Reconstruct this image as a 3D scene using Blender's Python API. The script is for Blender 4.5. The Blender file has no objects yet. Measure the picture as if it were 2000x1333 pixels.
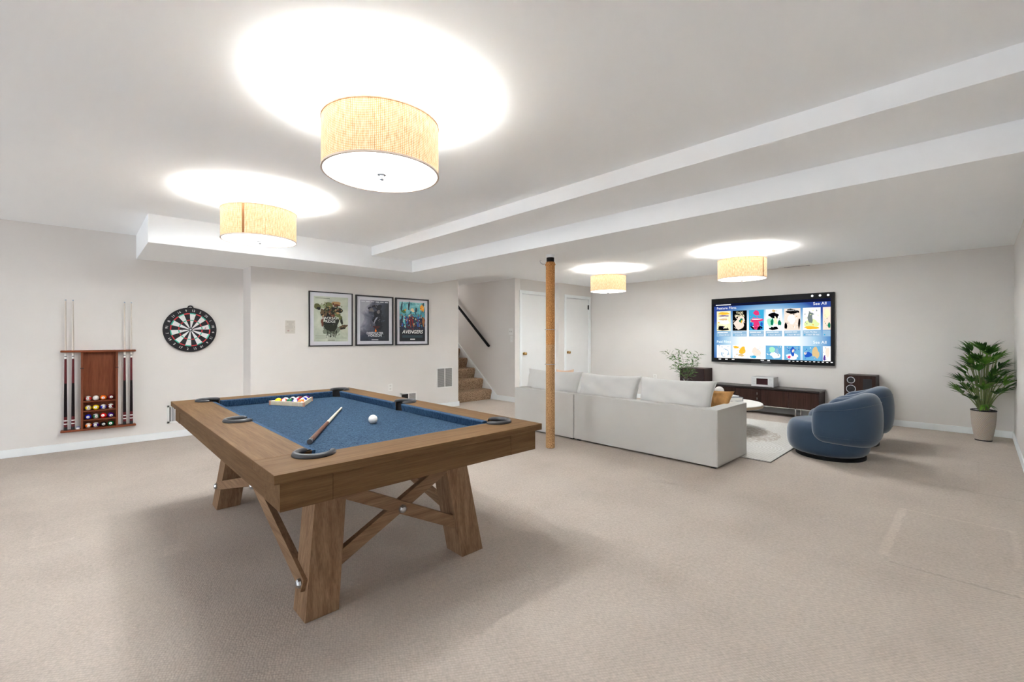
import bpy, bmesh, math, random
from mathutils import Vector, Matrix
from mathutils.geometry import tessellate_polygon
R = math.radians
PI = math.pi
sc = bpy.context.scene
COL = sc.collection

# ------------------------------------------------------------------ camera, world, light, exposure
cam_d = bpy.data.cameras.new('camera')
cam = bpy.data.objects.new('camera', cam_d)
COL.objects.link(cam)
cam.location = (0, 0, 1.21)
cam.rotation_euler = (R(90), 0, R(-43.8))
cam_d.sensor_width = 36
cam_d.lens = 15.75
cam_d.shift_y = -0.00325
cam_d.clip_start = 0.02
sc.camera = cam

wd = bpy.data.worlds.new('daylight')
sc.world = wd
wd.use_nodes = True
wd.node_tree.nodes['Background'].inputs[0].default_value = (0.90, 0.95, 1.0, 1)
wd.node_tree.nodes['Background'].inputs[1].default_value = 0.35

def area(name, loc, rot, sx, sy, power, col):
    d = bpy.data.lights.new(name, 'AREA')
    d.shape = 'RECTANGLE'; d.size = sx; d.size_y = sy; d.energy = power; d.color = col
    o = bpy.data.objects.new(name, d); COL.objects.link(o)
    o.location = loc; o.rotation_euler = rot
    return o
# unseen lamp added in the stairwell to brighten its wall
_d = bpy.data.lights.new('stair_fill_light', 'POINT'); _d.energy = 12; _d.shadow_soft_size = 0.15
_o = bpy.data.objects.new('stair_fill_light', _d); COL.objects.link(_o); _o.location = (5.15, 8.9, 2.1)
# unseen fill lamp added behind the camera, outside the invented glass door
area('back_fill_light', (-5.25, 3.2, 1.25), (0, R(-90), 0), 2.1, 5.6, 88, (0.84, 0.92, 1.0))

sc.view_settings.view_transform = 'Standard'
sc.view_settings.look = 'None'
sc.view_settings.gamma = 1
sc.view_settings.exposure = 0.76
sc.view_settings.use_curve_mapping = False
sc.cycles.max_bounces = 10
sc.cycles.diffuse_bounces = 8
sc.cycles.caustics_reflective = False
sc.cycles.caustics_refractive = False
sc.cycles.sample_clamp_indirect = 25
sc.cycles.use_denoising = True

DIFF_L = 4.0      # radiance of the lamp diffusers
DOWN_W = 18.0     # light each lamp sends down through its diffuser
SCR = 0.68        # brightness of the television picture
UP_W = 92.0        # bulb power inside each shade

# ------------------------------------------------------------------ materials
MATS = {}
def srgb(r, g, b):
    f = lambda c: (c/255/12.92) if c/255 <= 0.04045 else ((c/255+0.055)/1.055)**2.4
    return (f(r), f(g), f(b), 1)

def mat(name, col=None, rough=0.6, metal=0.0, spec=0.4, var=0.0, vscale=8, bump=0.0, bscale=60, sheen=0.0):
    """plain principled material with gentle procedural variation"""
    if name in MATS: return MATS[name]
    m = bpy.data.materials.new(name); m.use_nodes = True
    nt = m.node_tree; b = nt.nodes['Principled BSDF']
    b.inputs['Base Color'].default_value = col
    b.inputs['Roughness'].default_value = rough
    b.inputs['Metallic'].default_value = metal
    b.inputs['Specular IOR Level'].default_value = spec
    if sheen:
        b.inputs['Sheen Weight'].default_value = sheen
        b.inputs['Sheen Roughness'].default_value = 0.4
    tc = nt.nodes.new('ShaderNodeTexCoord')
    if var:
        n = nt.nodes.new('ShaderNodeTexNoise'); n.inputs['Scale'].default_value = vscale
        n.inputs['Detail'].default_value = 5
        nt.links.new(tc.outputs['Object'], n.inputs['Vector'])
        mr = nt.nodes.new('ShaderNodeMapRange')
        mr.inputs[1].default_value = 0.3; mr.inputs[2].default_value = 0.7
        mr.inputs[3].default_value = 1-var; mr.inputs[4].default_value = 1+var
        nt.links.new(n.outputs[0], mr.inputs[0])
        mx = nt.nodes.new('ShaderNodeVectorMath'); mx.operation = 'SCALE'
        mx.inputs[0].default_value = col[:3]
        nt.links.new(mr.outputs[0], mx.inputs['Scale'])
        nt.links.new(mx.outputs[0], b.inputs['Base Color'])
    if bump:
        n2 = nt.nodes.new('ShaderNodeTexNoise'); n2.inputs['Scale'].default_value = bscale
        n2.inputs['Detail'].default_value = 4
        nt.links.new(tc.outputs['Object'], n2.inputs['Vector'])
        bp = nt.nodes.new('ShaderNodeBump'); bp.inputs['Strength'].default_value = bump
        bp.inputs['Distance'].default_value = 0.005
        nt.links.new(n2.outputs[0], bp.inputs['Height'])
        nt.links.new(bp.outputs[0], b.inputs['Normal'])
    MATS[name] = m
    return m

def emit(name, col, s):
    if name in MATS: return MATS[name]
    m = bpy.data.materials.new(name); m.use_nodes = True
    nt = m.node_tree; nt.nodes.clear()
    e = nt.nodes.new('ShaderNodeEmission'); o = nt.nodes.new('ShaderNodeOutputMaterial')
    e.inputs[0].default_value = col; e.inputs[1].default_value = s
    nt.links.new(e.outputs[0], o.inputs[0])
    MATS[name] = m
    return m

def ramp(nt, stops):
    r = nt.nodes.new('ShaderNodeValToRGB')
    while len(r.color_ramp.elements) < len(stops): r.color_ramp.elements.new(0.5)
    for e, (p, c) in zip(r.color_ramp.elements, stops):
        e.position = p; e.color = c
    return r

def wood(name, axis, c1, c2, rough=0.68, k=1.0):
    """wood with the grain running along one axis"""
    if name in MATS: return MATS[name]
    m = bpy.data.materials.new(name); m.use_nodes = True
    nt = m.node_tree; b = nt.nodes['Principled BSDF']
    b.inputs['Roughness'].default_value = rough
    b.inputs['Specular IOR Level'].default_value = 0.12
    tc = nt.nodes.new('ShaderNodeTexCoord'); mp = nt.nodes.new('ShaderNodeMapping')
    s = [38*k, 38*k, 38*k]; s[axis] = 1.6*k
    mp.inputs['Scale'].default_value = s
    nt.links.new(tc.outputs['Object'], mp.inputs['Vector'])
    n = nt.nodes.new('ShaderNodeTexNoise'); n.inputs['Scale'].default_value = 1.3
    n.inputs['Detail'].default_value = 6; n.inputs['Roughness'].default_value = 0.65
    n.inputs['Distortion'].default_value = 0.4
    nt.links.new(mp.outputs[0], n.inputs['Vector'])
    rp = ramp(nt, [(0.30, c1), (0.50, tuple((a+b_)/2 for a, b_ in zip(c1, c2))), (0.68, c2)])
    nt.links.new(n.outputs[0], rp.inputs[0])
    n3 = nt.nodes.new('ShaderNodeTexNoise'); n3.inputs['Scale'].default_value = 5
    mp3 = nt.nodes.new('ShaderNodeMapping')
    s3 = [260*k, 260*k, 260*k]; s3[axis] = 9*k
    mp3.inputs['Scale'].default_value = [q/5 for q in s3]
    nt.links.new(tc.outputs['Object'], mp3.inputs['Vector'])
    nt.links.new(mp3.outputs[0], n3.inputs['Vector'])
    mr = nt.nodes.new('ShaderNodeMapRange')
    mr.inputs[1].default_value = 0.35; mr.inputs[2].default_value = 0.65
    mr.inputs[3].default_value = 0.86; mr.inputs[4].default_value = 1.06
    nt.links.new(n3.outputs[0], mr.inputs[0])
    vm = nt.nodes.new('ShaderNodeVectorMath'); vm.operation = 'SCALE'
    nt.links.new(rp.outputs[0], vm.inputs[0]); nt.links.new(mr.outputs[0], vm.inputs['Scale'])
    nt.links.new(vm.outputs[0], b.inputs['Base Color'])
    bp = nt.nodes.new('ShaderNodeBump'); bp.inputs['Strength'].default_value = 0.15
    bp.inputs['Distance'].default_value = 0.002
    nt.links.new(n.outputs[0], bp.inputs['Height']); nt.links.new(bp.outputs[0], b.inputs['Normal'])
    MATS[name] = m
    return m

def math_node(nt, op, a, b=None):
    n = nt.nodes.new('ShaderNodeMath'); n.operation = op
    for i, v in enumerate((a, b)):
        if v is None: continue
        if isinstance(v, (int, float)): n.inputs[i].default_value = v
        else: nt.links.new(v, n.inputs[i])
    return n.outputs[0]

def carpet_material():
    m = bpy.data.materials.new('beige_loop_carpet'); m.use_nodes = True
    nt = m.node_tree; b = nt.nodes['Principled BSDF']
    b.inputs['Roughness'].default_value = 0.95
    b.inputs['Specular IOR Level'].default_value = 0.1
    tc = nt.nodes.new('ShaderNodeTexCoord')
    P = tc.outputs['Object']
    # loops in rows
    mp = nt.nodes.new('ShaderNodeMapping'); mp.inputs['Scale'].default_value = (105, 80, 1)
    mp.inputs['Rotation'].default_value = (0, 0, R(32))
    nt.links.new(P, mp.inputs['Vector'])
    v = nt.nodes.new('ShaderNodeTexVoronoi'); v.inputs['Scale'].default_value = 1.0
    v.inputs['Randomness'].default_value = 0.55
    nt.links.new(mp.outputs[0], v.inputs['Vector'])
    mr_ = nt.nodes.new('ShaderNodeMapping'); mr_.inputs['Rotation'].default_value = (0, 0, R(32))
    nt.links.new(P, mr_.inputs['Vector'])
    sr = nt.nodes.new('ShaderNodeSeparateXYZ'); nt.links.new(mr_.outputs[0], sr.inputs[0])
    rowv = math_node(nt, 'SINE', math_node(nt, 'MULTIPLY', sr.outputs[1], 2*PI/0.0125))
    # patches of wear
    n = nt.nodes.new('ShaderNodeTexNoise'); n.inputs['Scale'].default_value = 1.3
    n.inputs['Detail'].default_value = 6; n.inputs['Roughness'].default_value = 0.6
    nt.links.new(P, n.inputs['Vector'])
    rp = ramp(nt, [(0.25, (0.445, 0.386, 0.336, 1)), (0.5, (0.508, 0.444, 0.388, 1)), (0.75, (0.556, 0.490, 0.430, 1))])
    nt.links.new(n.outputs[0], rp.inputs[0])
    n2 = nt.nodes.new('ShaderNodeTexNoise'); n2.inputs['Scale'].default_value = 55
    n2.inputs['Detail'].default_value = 3
    nt.links.new(P, n2.inputs['Vector'])
    sh = math_node(nt, 'MULTIPLY_ADD', v.outputs['Distance'], -0.26)
    sh.node.inputs[2].default_value = 1.10
    gr = nt.nodes.new('ShaderNodeMapRange')
    gr.inputs[1].default_value = 0.3; gr.inputs[2].default_value = 0.7
    gr.inputs[3].default_value = 0.93; gr.inputs[4].default_value = 1.06
    nt.links.new(n2.outputs[0], gr.inputs[0])
    sh = math_node(nt, 'ADD', sh, math_node(nt, 'MULTIPLY', rowv, 0.045))
    k = math_node(nt, 'MULTIPLY', sh, gr.outputs[0])
    # seams and pressed furniture marks: (x0, x1, y0, y1, gain)
    sp = nt.nodes.new('ShaderNodeSeparateXYZ'); nt.links.new(P, sp.inputs[0])
    wob = math_node(nt, 'MULTIPLY', math_node(nt, 'SUBTRACT', n2.outputs[0], 0.5), 0.04)
    X = math_node(nt, 'ADD', sp.outputs[0], wob); Y = math_node(nt, 'ADD', sp.outputs[1], wob)
    marks = [(3.22, 4.19, 0.350, 0.395, 0.13), (4.175, 4.195, -0.14, 0.38, 0.12), (3.55, 4.2, -0.165, -0.135, 0.10),
             (3.140, 3.152, -0.16, 0.34, -0.22), (5.020, 5.032, -0.25, 0.05, -0.20), (6.27, 6.285, -0.28, 0.05, -0.16),
             (5.05, 6.28, -0.004, 0.008, -0.05), (-0.22, -0.02, 3.76, 3.80, 0.07), (-0.22, -0.19, 3.76, 4.20, 0.05),
             (0.33, 0.43, 3.12, 3.26, 0.10)]
    tot = None
    for x0, x1, y0, y1, g in marks:
        def inside(s, lo, hi):
            e = 0.008
            a = nt.nodes.new('ShaderNodeMapRange'); a.interpolation_type = 'SMOOTHSTEP'
            a.inputs[1].default_value = lo-e; a.inputs[2].default_value = lo+e; nt.links.new(s, a.inputs[0])
            c = nt.nodes.new('ShaderNodeMapRange'); c.interpolation_type = 'SMOOTHSTEP'
            c.inputs[1].default_value = hi-e; c.inputs[2].default_value = hi+e
            c.inputs[3].default_value = 1; c.inputs[4].default_value = 0; nt.links.new(s, c.inputs[0])
            return math_node(nt, 'MULTIPLY', a.outputs[0], c.outputs[0])
        q = math_node(nt, 'MULTIPLY', math_node(nt, 'MULTIPLY', inside(X, x0, x1), inside(Y, y0, y1)), g)
        tot = q if tot is None else math_node(nt, 'ADD', tot, q)
    k = math_node(nt, 'MULTIPLY', k, math_node(nt, 'ADD', tot, 1.0))
    vm = nt.nodes.new('ShaderNodeVectorMath'); vm.operation = 'SCALE'
    nt.links.new(rp.outputs[0], vm.inputs[0]); nt.links.new(k, vm.inputs['Scale'])
    nt.links.new(vm.outputs[0], b.inputs['Base Color'])
    bp = nt.nodes.new('ShaderNodeBump'); bp.inputs['Strength'].default_value = 0.35
    bp.inputs['Distance'].default_value = 0.004; bp.invert = True
    nt.links.new(v.outputs['Distance'], bp.inputs['Height'])
    nt.links.new(bp.outputs[0], b.inputs['Normal'])
    return m

def speckle(name, c1, c2, scale, rough=0.9, bump=0.3, sheen=0.0, stretch=(1, 1, 1)):
    if name in MATS: return MATS[name]
    m = bpy.data.materials.new(name); m.use_nodes = True
    nt = m.node_tree; b = nt.nodes['Principled BSDF']
    b.inputs['Roughness'].default_value = rough
    b.inputs['Specular IOR Level'].default_value = 0.15
    b.inputs['Sheen Weight'].default_value = sheen
    tc = nt.nodes.new('ShaderNodeTexCoord'); mp = nt.nodes.new('ShaderNodeMapping')
    mp.inputs['Scale'].default_value = stretch
    nt.links.new(tc.outputs['Object'], mp.inputs['Vector'])
    n = nt.nodes.new('ShaderNodeTexNoise'); n.inputs['Scale'].default_value = scale
    n.inputs['Detail'].default_value = 3
    nt.links.new(mp.outputs[0], n.inputs['Vector'])
    rp = ramp(nt, [(0.36, c1), (0.64, c2)])
    nt.links.new(n.outputs[0], rp.inputs[0]); nt.links.new(rp.outputs[0], b.inputs['Base Color'])
    bp = nt.nodes.new('ShaderNodeBump'); bp.inputs['Strength'].default_value = bump
    bp.inputs['Distance'].default_value = 0.002
    nt.links.new(n.outputs[0], bp.inputs['Height']); nt.links.new(bp.outputs[0], b.inputs['Normal'])
    MATS[name] = m
    return m

def shade_material():
    """lit woven lamp shade: threads and the light coming through the gaps (UV = metres round, metres up)"""
    m = bpy.data.materials.new('woven_shade'); m.use_nodes = True
    nt = m.node_tree; b = nt.nodes['Principled BSDF']
    b.inputs['Roughness'].default_value = 0.9
    uv = nt.nodes.new('ShaderNodeUVMap')
    sp = nt.nodes.new('ShaderNodeSeparateXYZ'); nt.links.new(uv.outputs[0], sp.inputs[0])
    s1 = math_node(nt, 'SINE', math_node(nt, 'MULTIPLY', sp.outputs[0], 2*PI/0.0088))
    s2 = math_node(nt, 'SINE', math_node(nt, 'MULTIPLY', sp.outputs[1], 2*PI/0.0076))
    w = math_node(nt, 'MULTIPLY', math_node(nt, 'ADD', s1, 1), math_node(nt, 'ADD', s2, 1))
    mp = nt.nodes.new('ShaderNodeMapping'); mp.inputs['Scale'].default_value = (120, 26, 1)
    nt.links.new(uv.outputs[0], mp.inputs['Vector'])
    n = nt.nodes.new('ShaderNodeTexNoise'); n.inputs['Scale'].default_value = 1; n.inputs['Detail'].default_value = 2
    nt.links.new(mp.outputs[0], n.inputs['Vector'])
    t = math_node(nt, 'ADD', math_node(nt, 'MULTIPLY', w, 0.19), math_node(nt, 'MULTIPLY', n.outputs[0], 0.75))
    rp = ramp(nt, [(0.28, srgb(150, 98, 52)), (0.44, srgb(218, 168, 112)), (0.62, srgb(246, 212, 170)), (0.85, srgb(255, 242, 222))])
    nt.links.new(t, rp.inputs[0])
    b.inputs['Base Color'].default_value = srgb(150, 112, 70)
    nt.links.new(rp.outputs[0], b.inputs['Emission Color'])
    b.inputs['Emission Strength'].default_value = 0.66
    return m

def rope_material(name, c1, c2):
    m = speckle(name, c1, c2, 90, rough=0.85, bump=0.3, stretch=(1, 1, 5))
    return m

# colours
WALL = mat('warm_white_wall_paint', (0.715, 0.690, 0.664, 1), 0.8, spec=0.2, var=0.015, vscale=2.0, bump=0.02, bscale=80)
CEIL = mat('white_ceiling_paint', (0.930, 0.952, 0.970, 1), 0.85, spec=0.2, var=0.01, vscale=1.0)
TRIM = mat('white_trim_paint', (0.83, 0.86, 0.87, 1), 0.4, var=0.01)
DOORW = mat('white_door_paint', (0.800, 0.815, 0.815, 1), 0.4, var=0.008)
CARPET = carpet_material()
STAIRC = speckle('brown_stair_carpet', (0.16, 0.095, 0.05, 1), (0.42, 0.29, 0.19, 1), 60, bump=0.5)
W1, W2 = (0.120, 0.063, 0.027, 1), (0.188, 0.109, 0.051, 1)
WOODX = wood('oak_grain_along_x', 0, W1, W2)
WOODY = wood('oak_grain_along_y', 1, W1, W2)
L1, L2 = (0.190, 0.108, 0.060, 1), (0.330, 0.206, 0.120, 1)
WOODZ = wood('oak_grain_upright', 2, L1, L2)
WOODAX = wood('oak_brace_along_x', 0, L1, L2)
WOODAY = wood('oak_brace_along_y', 1, L1, L2)
FELT = speckle('blue_felt', (0.008, 0.027, 0.061, 1), (0.047, 0.091, 0.146, 1), 130, bump=0.2)
FELTD = speckle('blue_cushion_cloth', (0.016, 0.045, 0.095, 1), (0.045, 0.098, 0.180, 1), 60, bump=0.2, stretch=(3, 3, 0.2))
RUBBER = mat('charcoal_rubber', (0.040, 0.041, 0.045, 1), 0.42, spec=0.5)
LINER = mat('black_pocket_liner', (0.012, 0.012, 0.014, 1), 0.5)
STEEL = mat('brushed_steel', (0.55, 0.56, 0.58, 1), 0.3, metal=1.0)
CHROME = mat('chrome', (0.75, 0.76, 0.78, 1), 0.12, metal=1.0)
BLACK = mat('black_lacquer', (0.006, 0.006, 0.007, 1), 0.5, spec=0.12)
DARK = mat('near_black', (0.012, 0.011, 0.012, 1), 0.6)
WHITE = mat('white_plastic', (0.80, 0.79, 0.77, 1), 0.4)
CHERRY = wood('cherry_wood', 0, (0.150, 0.040, 0.018, 1), (0.275, 0.080, 0.034, 1), 0.4)
CHERRYZ = wood('cherry_wood_upright', 2, (0.140, 0.040, 0.019, 1), (0.235, 0.072, 0.033, 1), 0.45)
WALNUT = wood('dark_walnut', 2, (0.022, 0.010, 0.008, 1), (0.050, 0.024, 0.018, 1), 0.4)
SOFA = mat('cream_sofa_linen', (0.540, 0.530, 0.508, 1), 0.9, spec=0.15, var=0.02, vscale=3, bump=0.15, bscale=500, sheen=0.1)
PILLOW = mat('cream_pillow_linen', (0.68, 0.672, 0.655, 1), 0.9, spec=0.15, var=0.02, vscale=3, bump=0.1, bscale=500, sheen=0.1)
VELVET = mat('slate_blue_velvet', (0.038, 0.066, 0.112, 1), 0.75, spec=0.2, var=0.05, vscale=3, sheen=0.55)
BRASS = mat('brass', (0.55, 0.36, 0.14, 1), 0.22, metal=1.0)

# ------------------------------------------------------------------ geometry collector
def xf(M, p): return (M @ Vector(p)) if M else Vector(p)

class G:
    def __init__(s): s.v = []; s.f = []; s.m = []; s.uv = {}
    def add(s, vs, fs, mi=0, M=None):
        n = len(s.v); s.v += [xf(M, p) for p in vs]
        for f in fs: s.f.append([n+i for i in f]); s.m.append(mi)
        return s
    def box(s, x0, y0, z0, x1, y1, z1, mi=0, M=None):
        x0, x1 = min(x0, x1), max(x0, x1); y0, y1 = min(y0, y1), max(y0, y1); z0, z1 = min(z0, z1), max(z0, z1)
        vs = [(x0,y0,z0),(x1,y0,z0),(x1,y1,z0),(x0,y1,z0),(x0,y0,z1),(x1,y0,z1),(x1,y1,z1),(x0,y1,z1)]
        return s.add(vs, [(0,3,2,1),(4,5,6,7),(0,1,5,4),(1,2,6,5),(2,3,7,6),(3,0,4,7)], mi, M)
    def hexa(s, b, t, mi=0, M=None):
        """eight corners: bottom ring then top ring"""
        return s.add(list(b)+list(t), [(0,3,2,1),(4,5,6,7),(0,1,5,4),(1,2,6,5),(2,3,7,6),(3,0,4,7)], mi, M)
    def lathe(s, prof, n=32, mi=0, M=None, close=True, sx=1, sy=1):
        vs = []; fs = []
        for r, z in prof:
            for k in range(n):
                a = 2*PI*k/n; vs.append((r*sx*math.cos(a), r*sy*math.sin(a), z))
        for i in range(len(prof)-1):
            for k in range(n):
                a, b = i*n+k, i*n+(k+1) % n
                fs.append((a, b, b+n, a+n))
        if close:
            fs.append(tuple(range(n-1, -1, -1))); fs.append(tuple((len(prof)-1)*n+k for k in range(n)))
        return s.add(vs, fs, mi, M)
    def cyl(s, p0, p1, r0, r1=None, n=16, mi=0):
        r1 = r0 if r1 is None else r1
        p0, p1 = Vector(p0), Vector(p1); d = p1-p0; L = d.length
        M = Matrix.Translation(p0) @ d.to_track_quat('Z', 'Y').to_matrix().to_4x4()
        return s.lathe([(r0, 0), (r1, L)], n, mi, M)
    def tube(s, pts, r, n=8, mi=0, cap=True, closed=False):
        pts = [Vector(p) for p in pts]; N = len(pts); vs = []; fs = []
        rr = r if isinstance(r, (list, tuple)) else [r]*N
        up = Vector((0, 0, 1))
        for i, p in enumerate(pts):
            a = pts[(i-1) % N] if (closed or i) else pts[i]; b = pts[(i+1) % N] if (closed or i < N-1) else pts[i]
            t = (b-a).normalized()
            u = up if abs(t.dot(up)) < 0.95 else Vector((1, 0, 0))
            x = t.cross(u).normalized(); y = x.cross(t).normalized()
            for k in range(n):
                an = 2*PI*k/n; vs.append(p + x*rr[i]*math.cos(an) + y*rr[i]*math.sin(an))
        for i in range(N if closed else N-1):
            for k in range(n):
                j = (i+1) % N
                fs.append((i*n+k, i*n+(k+1) % n, j*n+(k+1) % n, j*n+k))
        if cap and not closed:
            fs.append(tuple(range(n-1, -1, -1))); fs.append(tuple((N-1)*n+k for k in range(n)))
        return s.add(vs, fs, mi)
    def prism(s, poly, z0, z1, mi=0, M=None):
        """2D polygon (may be concave) extruded along z"""
        n = len(poly)
        vs = [(x, y, z0) for x, y in poly]+[(x, y, z1) for x, y in poly]
        tri = tessellate_polygon([[Vector((x, y, 0)) for x, y in poly]])
        ar = sum(poly[i][0]*poly[(i+1) % n][1]-poly[(i+1) % n][0]*poly[i][1] for i in range(n))
        fs = []
        for t in tri:
            a, b, c = [poly[i] for i in t]
            cr = (b[0]-a[0])*(c[1]-a[1])-(b[1]-a[1])*(c[0]-a[0])
            t = tuple(t) if cr > 0 else tuple(reversed(t))
            fs.append(tuple(i+n for i in t)); fs.append(tuple(reversed(t)))
        for i in range(n):
            j = (i+1) % n
            fs.append((i, j, j+n, i+n) if ar > 0 else (j, i, i+n, j+n))
        return s.add(vs, fs, mi, M)
    def sphere(s, c, r, n=20, mi=0, sz=1.0):
        prof = [(max(1e-4, r*math.sin(PI*i/(n//2))), -r*sz*math.cos(PI*i/(n//2))) for i in range(n//2+1)]
        return s.lathe(prof, n, mi, Matrix.Translation(c))
    def quad(s, x0, y0, x1, y1, z, mi=0, M=None):
        return s.add([(x0,y0,z),(x1,y0,z),(x1,y1,z),(x0,y1,z)], [(0,1,2,3)], mi, M)
    def slab(s, x0, y0, x1, y1, z, mi=0, M=None, t=0.0006):
        return s.box(x0, y0, z, x1, y1, z+t, mi, M)

W = {}   # world matrix of each empty while things are being built
def obj(name, g, mats, parent=None, smooth=False, bevel=0.0, seg=2, sub=0, kind=None, angle=35):
    me = bpy.data.meshes.new(name)
    root = parent
    while root is not None and root.parent is not None: root = root.parent
    Mi = W[root.name].inverted() if (root is not None and root.name in W) else None
    me.from_pydata([tuple(xf(Mi, v)) for v in g.v], [], g.f)
    for m in (mats if isinstance(mats, (list, tuple)) else [mats]): me.materials.append(m)
    me.polygons.foreach_set('material_index', g.m)
    if smooth:
        me.polygons.foreach_set('use_smooth', [True]*len(me.polygons))
        me.set_sharp_from_angle(angle=R(angle))
    me.update(); me.validate()
    o = bpy.data.objects.new(name, me); COL.objects.link(o)
    if parent is not None: o.parent = parent
    if bevel:
        b = o.modifiers.new('bevel', 'BEVEL'); b.width = bevel; b.segments = seg; b.limit_method = 'ANGLE'; b.angle_limit = R(40)
        if not smooth:
            me.polygons.foreach_set('use_smooth', [True]*len(me.polygons)); me.set_sharp_from_angle(angle=R(30))
            b.harden_normals = True
    if sub:
        q = o.modifiers.new('sub', 'SUBSURF'); q.levels = sub; q.render_levels = sub
    if kind: o['kind'] = kind
    return o

def tag(o, label, cat, group=None):
    o['label'] = label; o['category'] = cat
    if group: o['group'] = group
    return o
def thing(name, label, cat, loc=(0, 0, 0), rotz=0, group=None):
    o = bpy.data.objects.new(name, None); COL.objects.link(o)
    o.empty_display_size = 0.1
    o.location = loc; o.rotation_euler = (0, 0, rotz)
    W[o.name] = Matrix.Translation(loc) @ Matrix.Rotation(rotz, 4, 'Z')
    return tag(o, label, cat, group)
def dup(root, loc, rotz=0, label=None, group=None):
    r = root.copy(); COL.objects.link(r); r.location = loc; r.rotation_euler = (0, 0, rotz)
    if label: r['label'] = label
    if group: r['group'] = group
    for ch in list(root.children):
        c = ch.copy(); COL.objects.link(c); c.parent = r
        for g_ in list(ch.children):
            d = g_.copy(); COL.objects.link(d); d.parent = c
    return r

# text as flat mesh geometry (cached), local x right, y up
_txt = {}
def text_geo(s, size, shear=0.0, align='LEFT', bold=0.0):
    key = (s, shear, align, bold)
    if key not in _txt:
        c = bpy.data.curves.new('t', 'FONT'); c.body = s; c.size = 1; c.align_x = align; c.shear = shear
        c.resolution_u = 3; c.offset = bold
        o = bpy.data.objects.new('t', c); COL.objects.link(o)
        bpy.context.view_layer.update()
        me = bpy.data.meshes.new_from_object(o.evaluated_get(bpy.context.evaluated_depsgraph_get()))
        _txt[key] = ([v.co.copy() for v in me.vertices], [tuple(p.vertices) for p in me.polygons])
        bpy.data.objects.remove(o); bpy.data.meshes.remove(me); bpy.data.curves.remove(c)
    vs, fs = _txt[key]
    return [v*size for v in vs], fs
def add_text(g, s, x, y, z, size, mi=0, M=None, **kw):
    vs, fs = text_geo(s, size, **kw)
    return g.add([(v.x+x, v.y+y, z) for v in vs], fs, mi, M)

def blob(g, cx, cy, rx, ry, z, seed, mi=0, M=None, n=22, jag=0.18, rot=0.0):
    rnd = random.Random(seed); ph = [rnd.uniform(0, 6.28) for _ in range(4)]
    pts = []
    for k in range(n):
        a = 2*PI*k/n
        q = 1+jag*(0.5*math.sin(2*a+ph[0])+0.4*math.sin(3*a+ph[1])+0.3*math.sin(5*a+ph[2])+0.3*rnd.uniform(-1, 1))
        x, y = rx*q*math.cos(a), ry*q*math.sin(a)
        pts.append((cx+x*math.cos(rot)-y*math.sin(rot), cy+x*math.sin(rot)+y*math.cos(rot)))
    g.prism(pts, z, z+0.0003, mi, M)

# frames for things hung on walls
def on_left(x, y, z):    # faces -Y: local x = +X, local y = +Z, local z = -Y
    return Matrix.Translation((x, y, z)) @ Matrix.Rotation(R(90), 4, 'X')
def on_tv(x, y, z):      # faces -X: local x = -Y, local y = +Z, local z = -X
    return Matrix.Translation((x, y, z)) @ Matrix.Rotation(R(-90), 4, 'Z') @ Matrix.Rotation(R(90), 4, 'X')

# ------------------------------------------------------------------ the room shell
XB, XT = -5.0, 8.06          # wall behind the camera, television wall
YR, YL, YL2 = -0.29, 6.755, 6.40
XJ, XE, XS = 1.54, 4.82, 5.83   # jog, end of the poster wall, stair wall
YD, YD2, XD = 6.00, 5.90, 6.97
ZC, ZT, ZB1, ZB2 = 2.394, 2.325, 2.28, 2.12
X1, X2, X3 = 2.72, 3.32, 4.24
YSF, XSF = 5.48, 0.45

obj('floor', G().box(XB-0.1, YR-0.1, -0.1, XT+0.1, 10.2, 0), CARPET, kind='structure')
obj('ceiling', G().box(XB-0.1, YR-0.1, ZC, X1, YL+0.1, ZC+0.15).box(X1, YR-0.1, ZC, X3+0.02, YL+0.1, ZC+0.15), CEIL, kind='structure')
obj('ceiling_television_side', G().box(X3, YR-0.1, ZT, XT+0.1, 10.2, ZT+0.22), CEIL, kind='structure')
obj('ceiling_beam', G().box(X1, YR-0.05, ZB1, X2, YSF+0.02, ZC+0.01), CEIL, kind='structure', bevel=0.004)
obj('ceiling_beam_lower', G().box(X2, YR-0.05, ZB2, X3, YL2+0.35, ZC+0.01), CEIL, kind='structure', bevel=0.004)
obj('ceiling_soffit', G().box(XSF, YSF, ZB2, X2+0.01, YL+0.05, ZC+0.01), CEIL, kind='structure', bevel=0.004)

obj('wall_left', G().box(XB-0.1, YL, 0, XJ+0.02, YL+0.12, ZC+0.02), WALL, kind='structure')
obj('wall_left_projecting', G().box(XJ, YL2, 0, XE, YL2+0.5, ZC), WALL, kind='structure', bevel=0.006)
obj('wall_stairwell_left', G().box(XE-0.12, YL2+0.45, 0, XE, 10.2, ZC), WALL, kind='structure')
obj('wall_stairwell_right', G().box(XS, YD, 0, XS+0.14, 10.2, ZT), WALL, kind='structure', bevel=0.004)
obj('wall_stairwell_back', G().box(XE-0.1, 10.1, 0, XS+0.2, 10.2, ZC), WALL, kind='structure')
obj('wall_right', G().box(XB-0.1, YR-0.12, 0, XT+0.1, YR, ZC+0.02), WALL, kind='structure')
obj('wall_television', G().box(XT, YR-0.1, 0, XT+0.12, YD+0.1, ZC), WALL, kind='structure')
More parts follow.
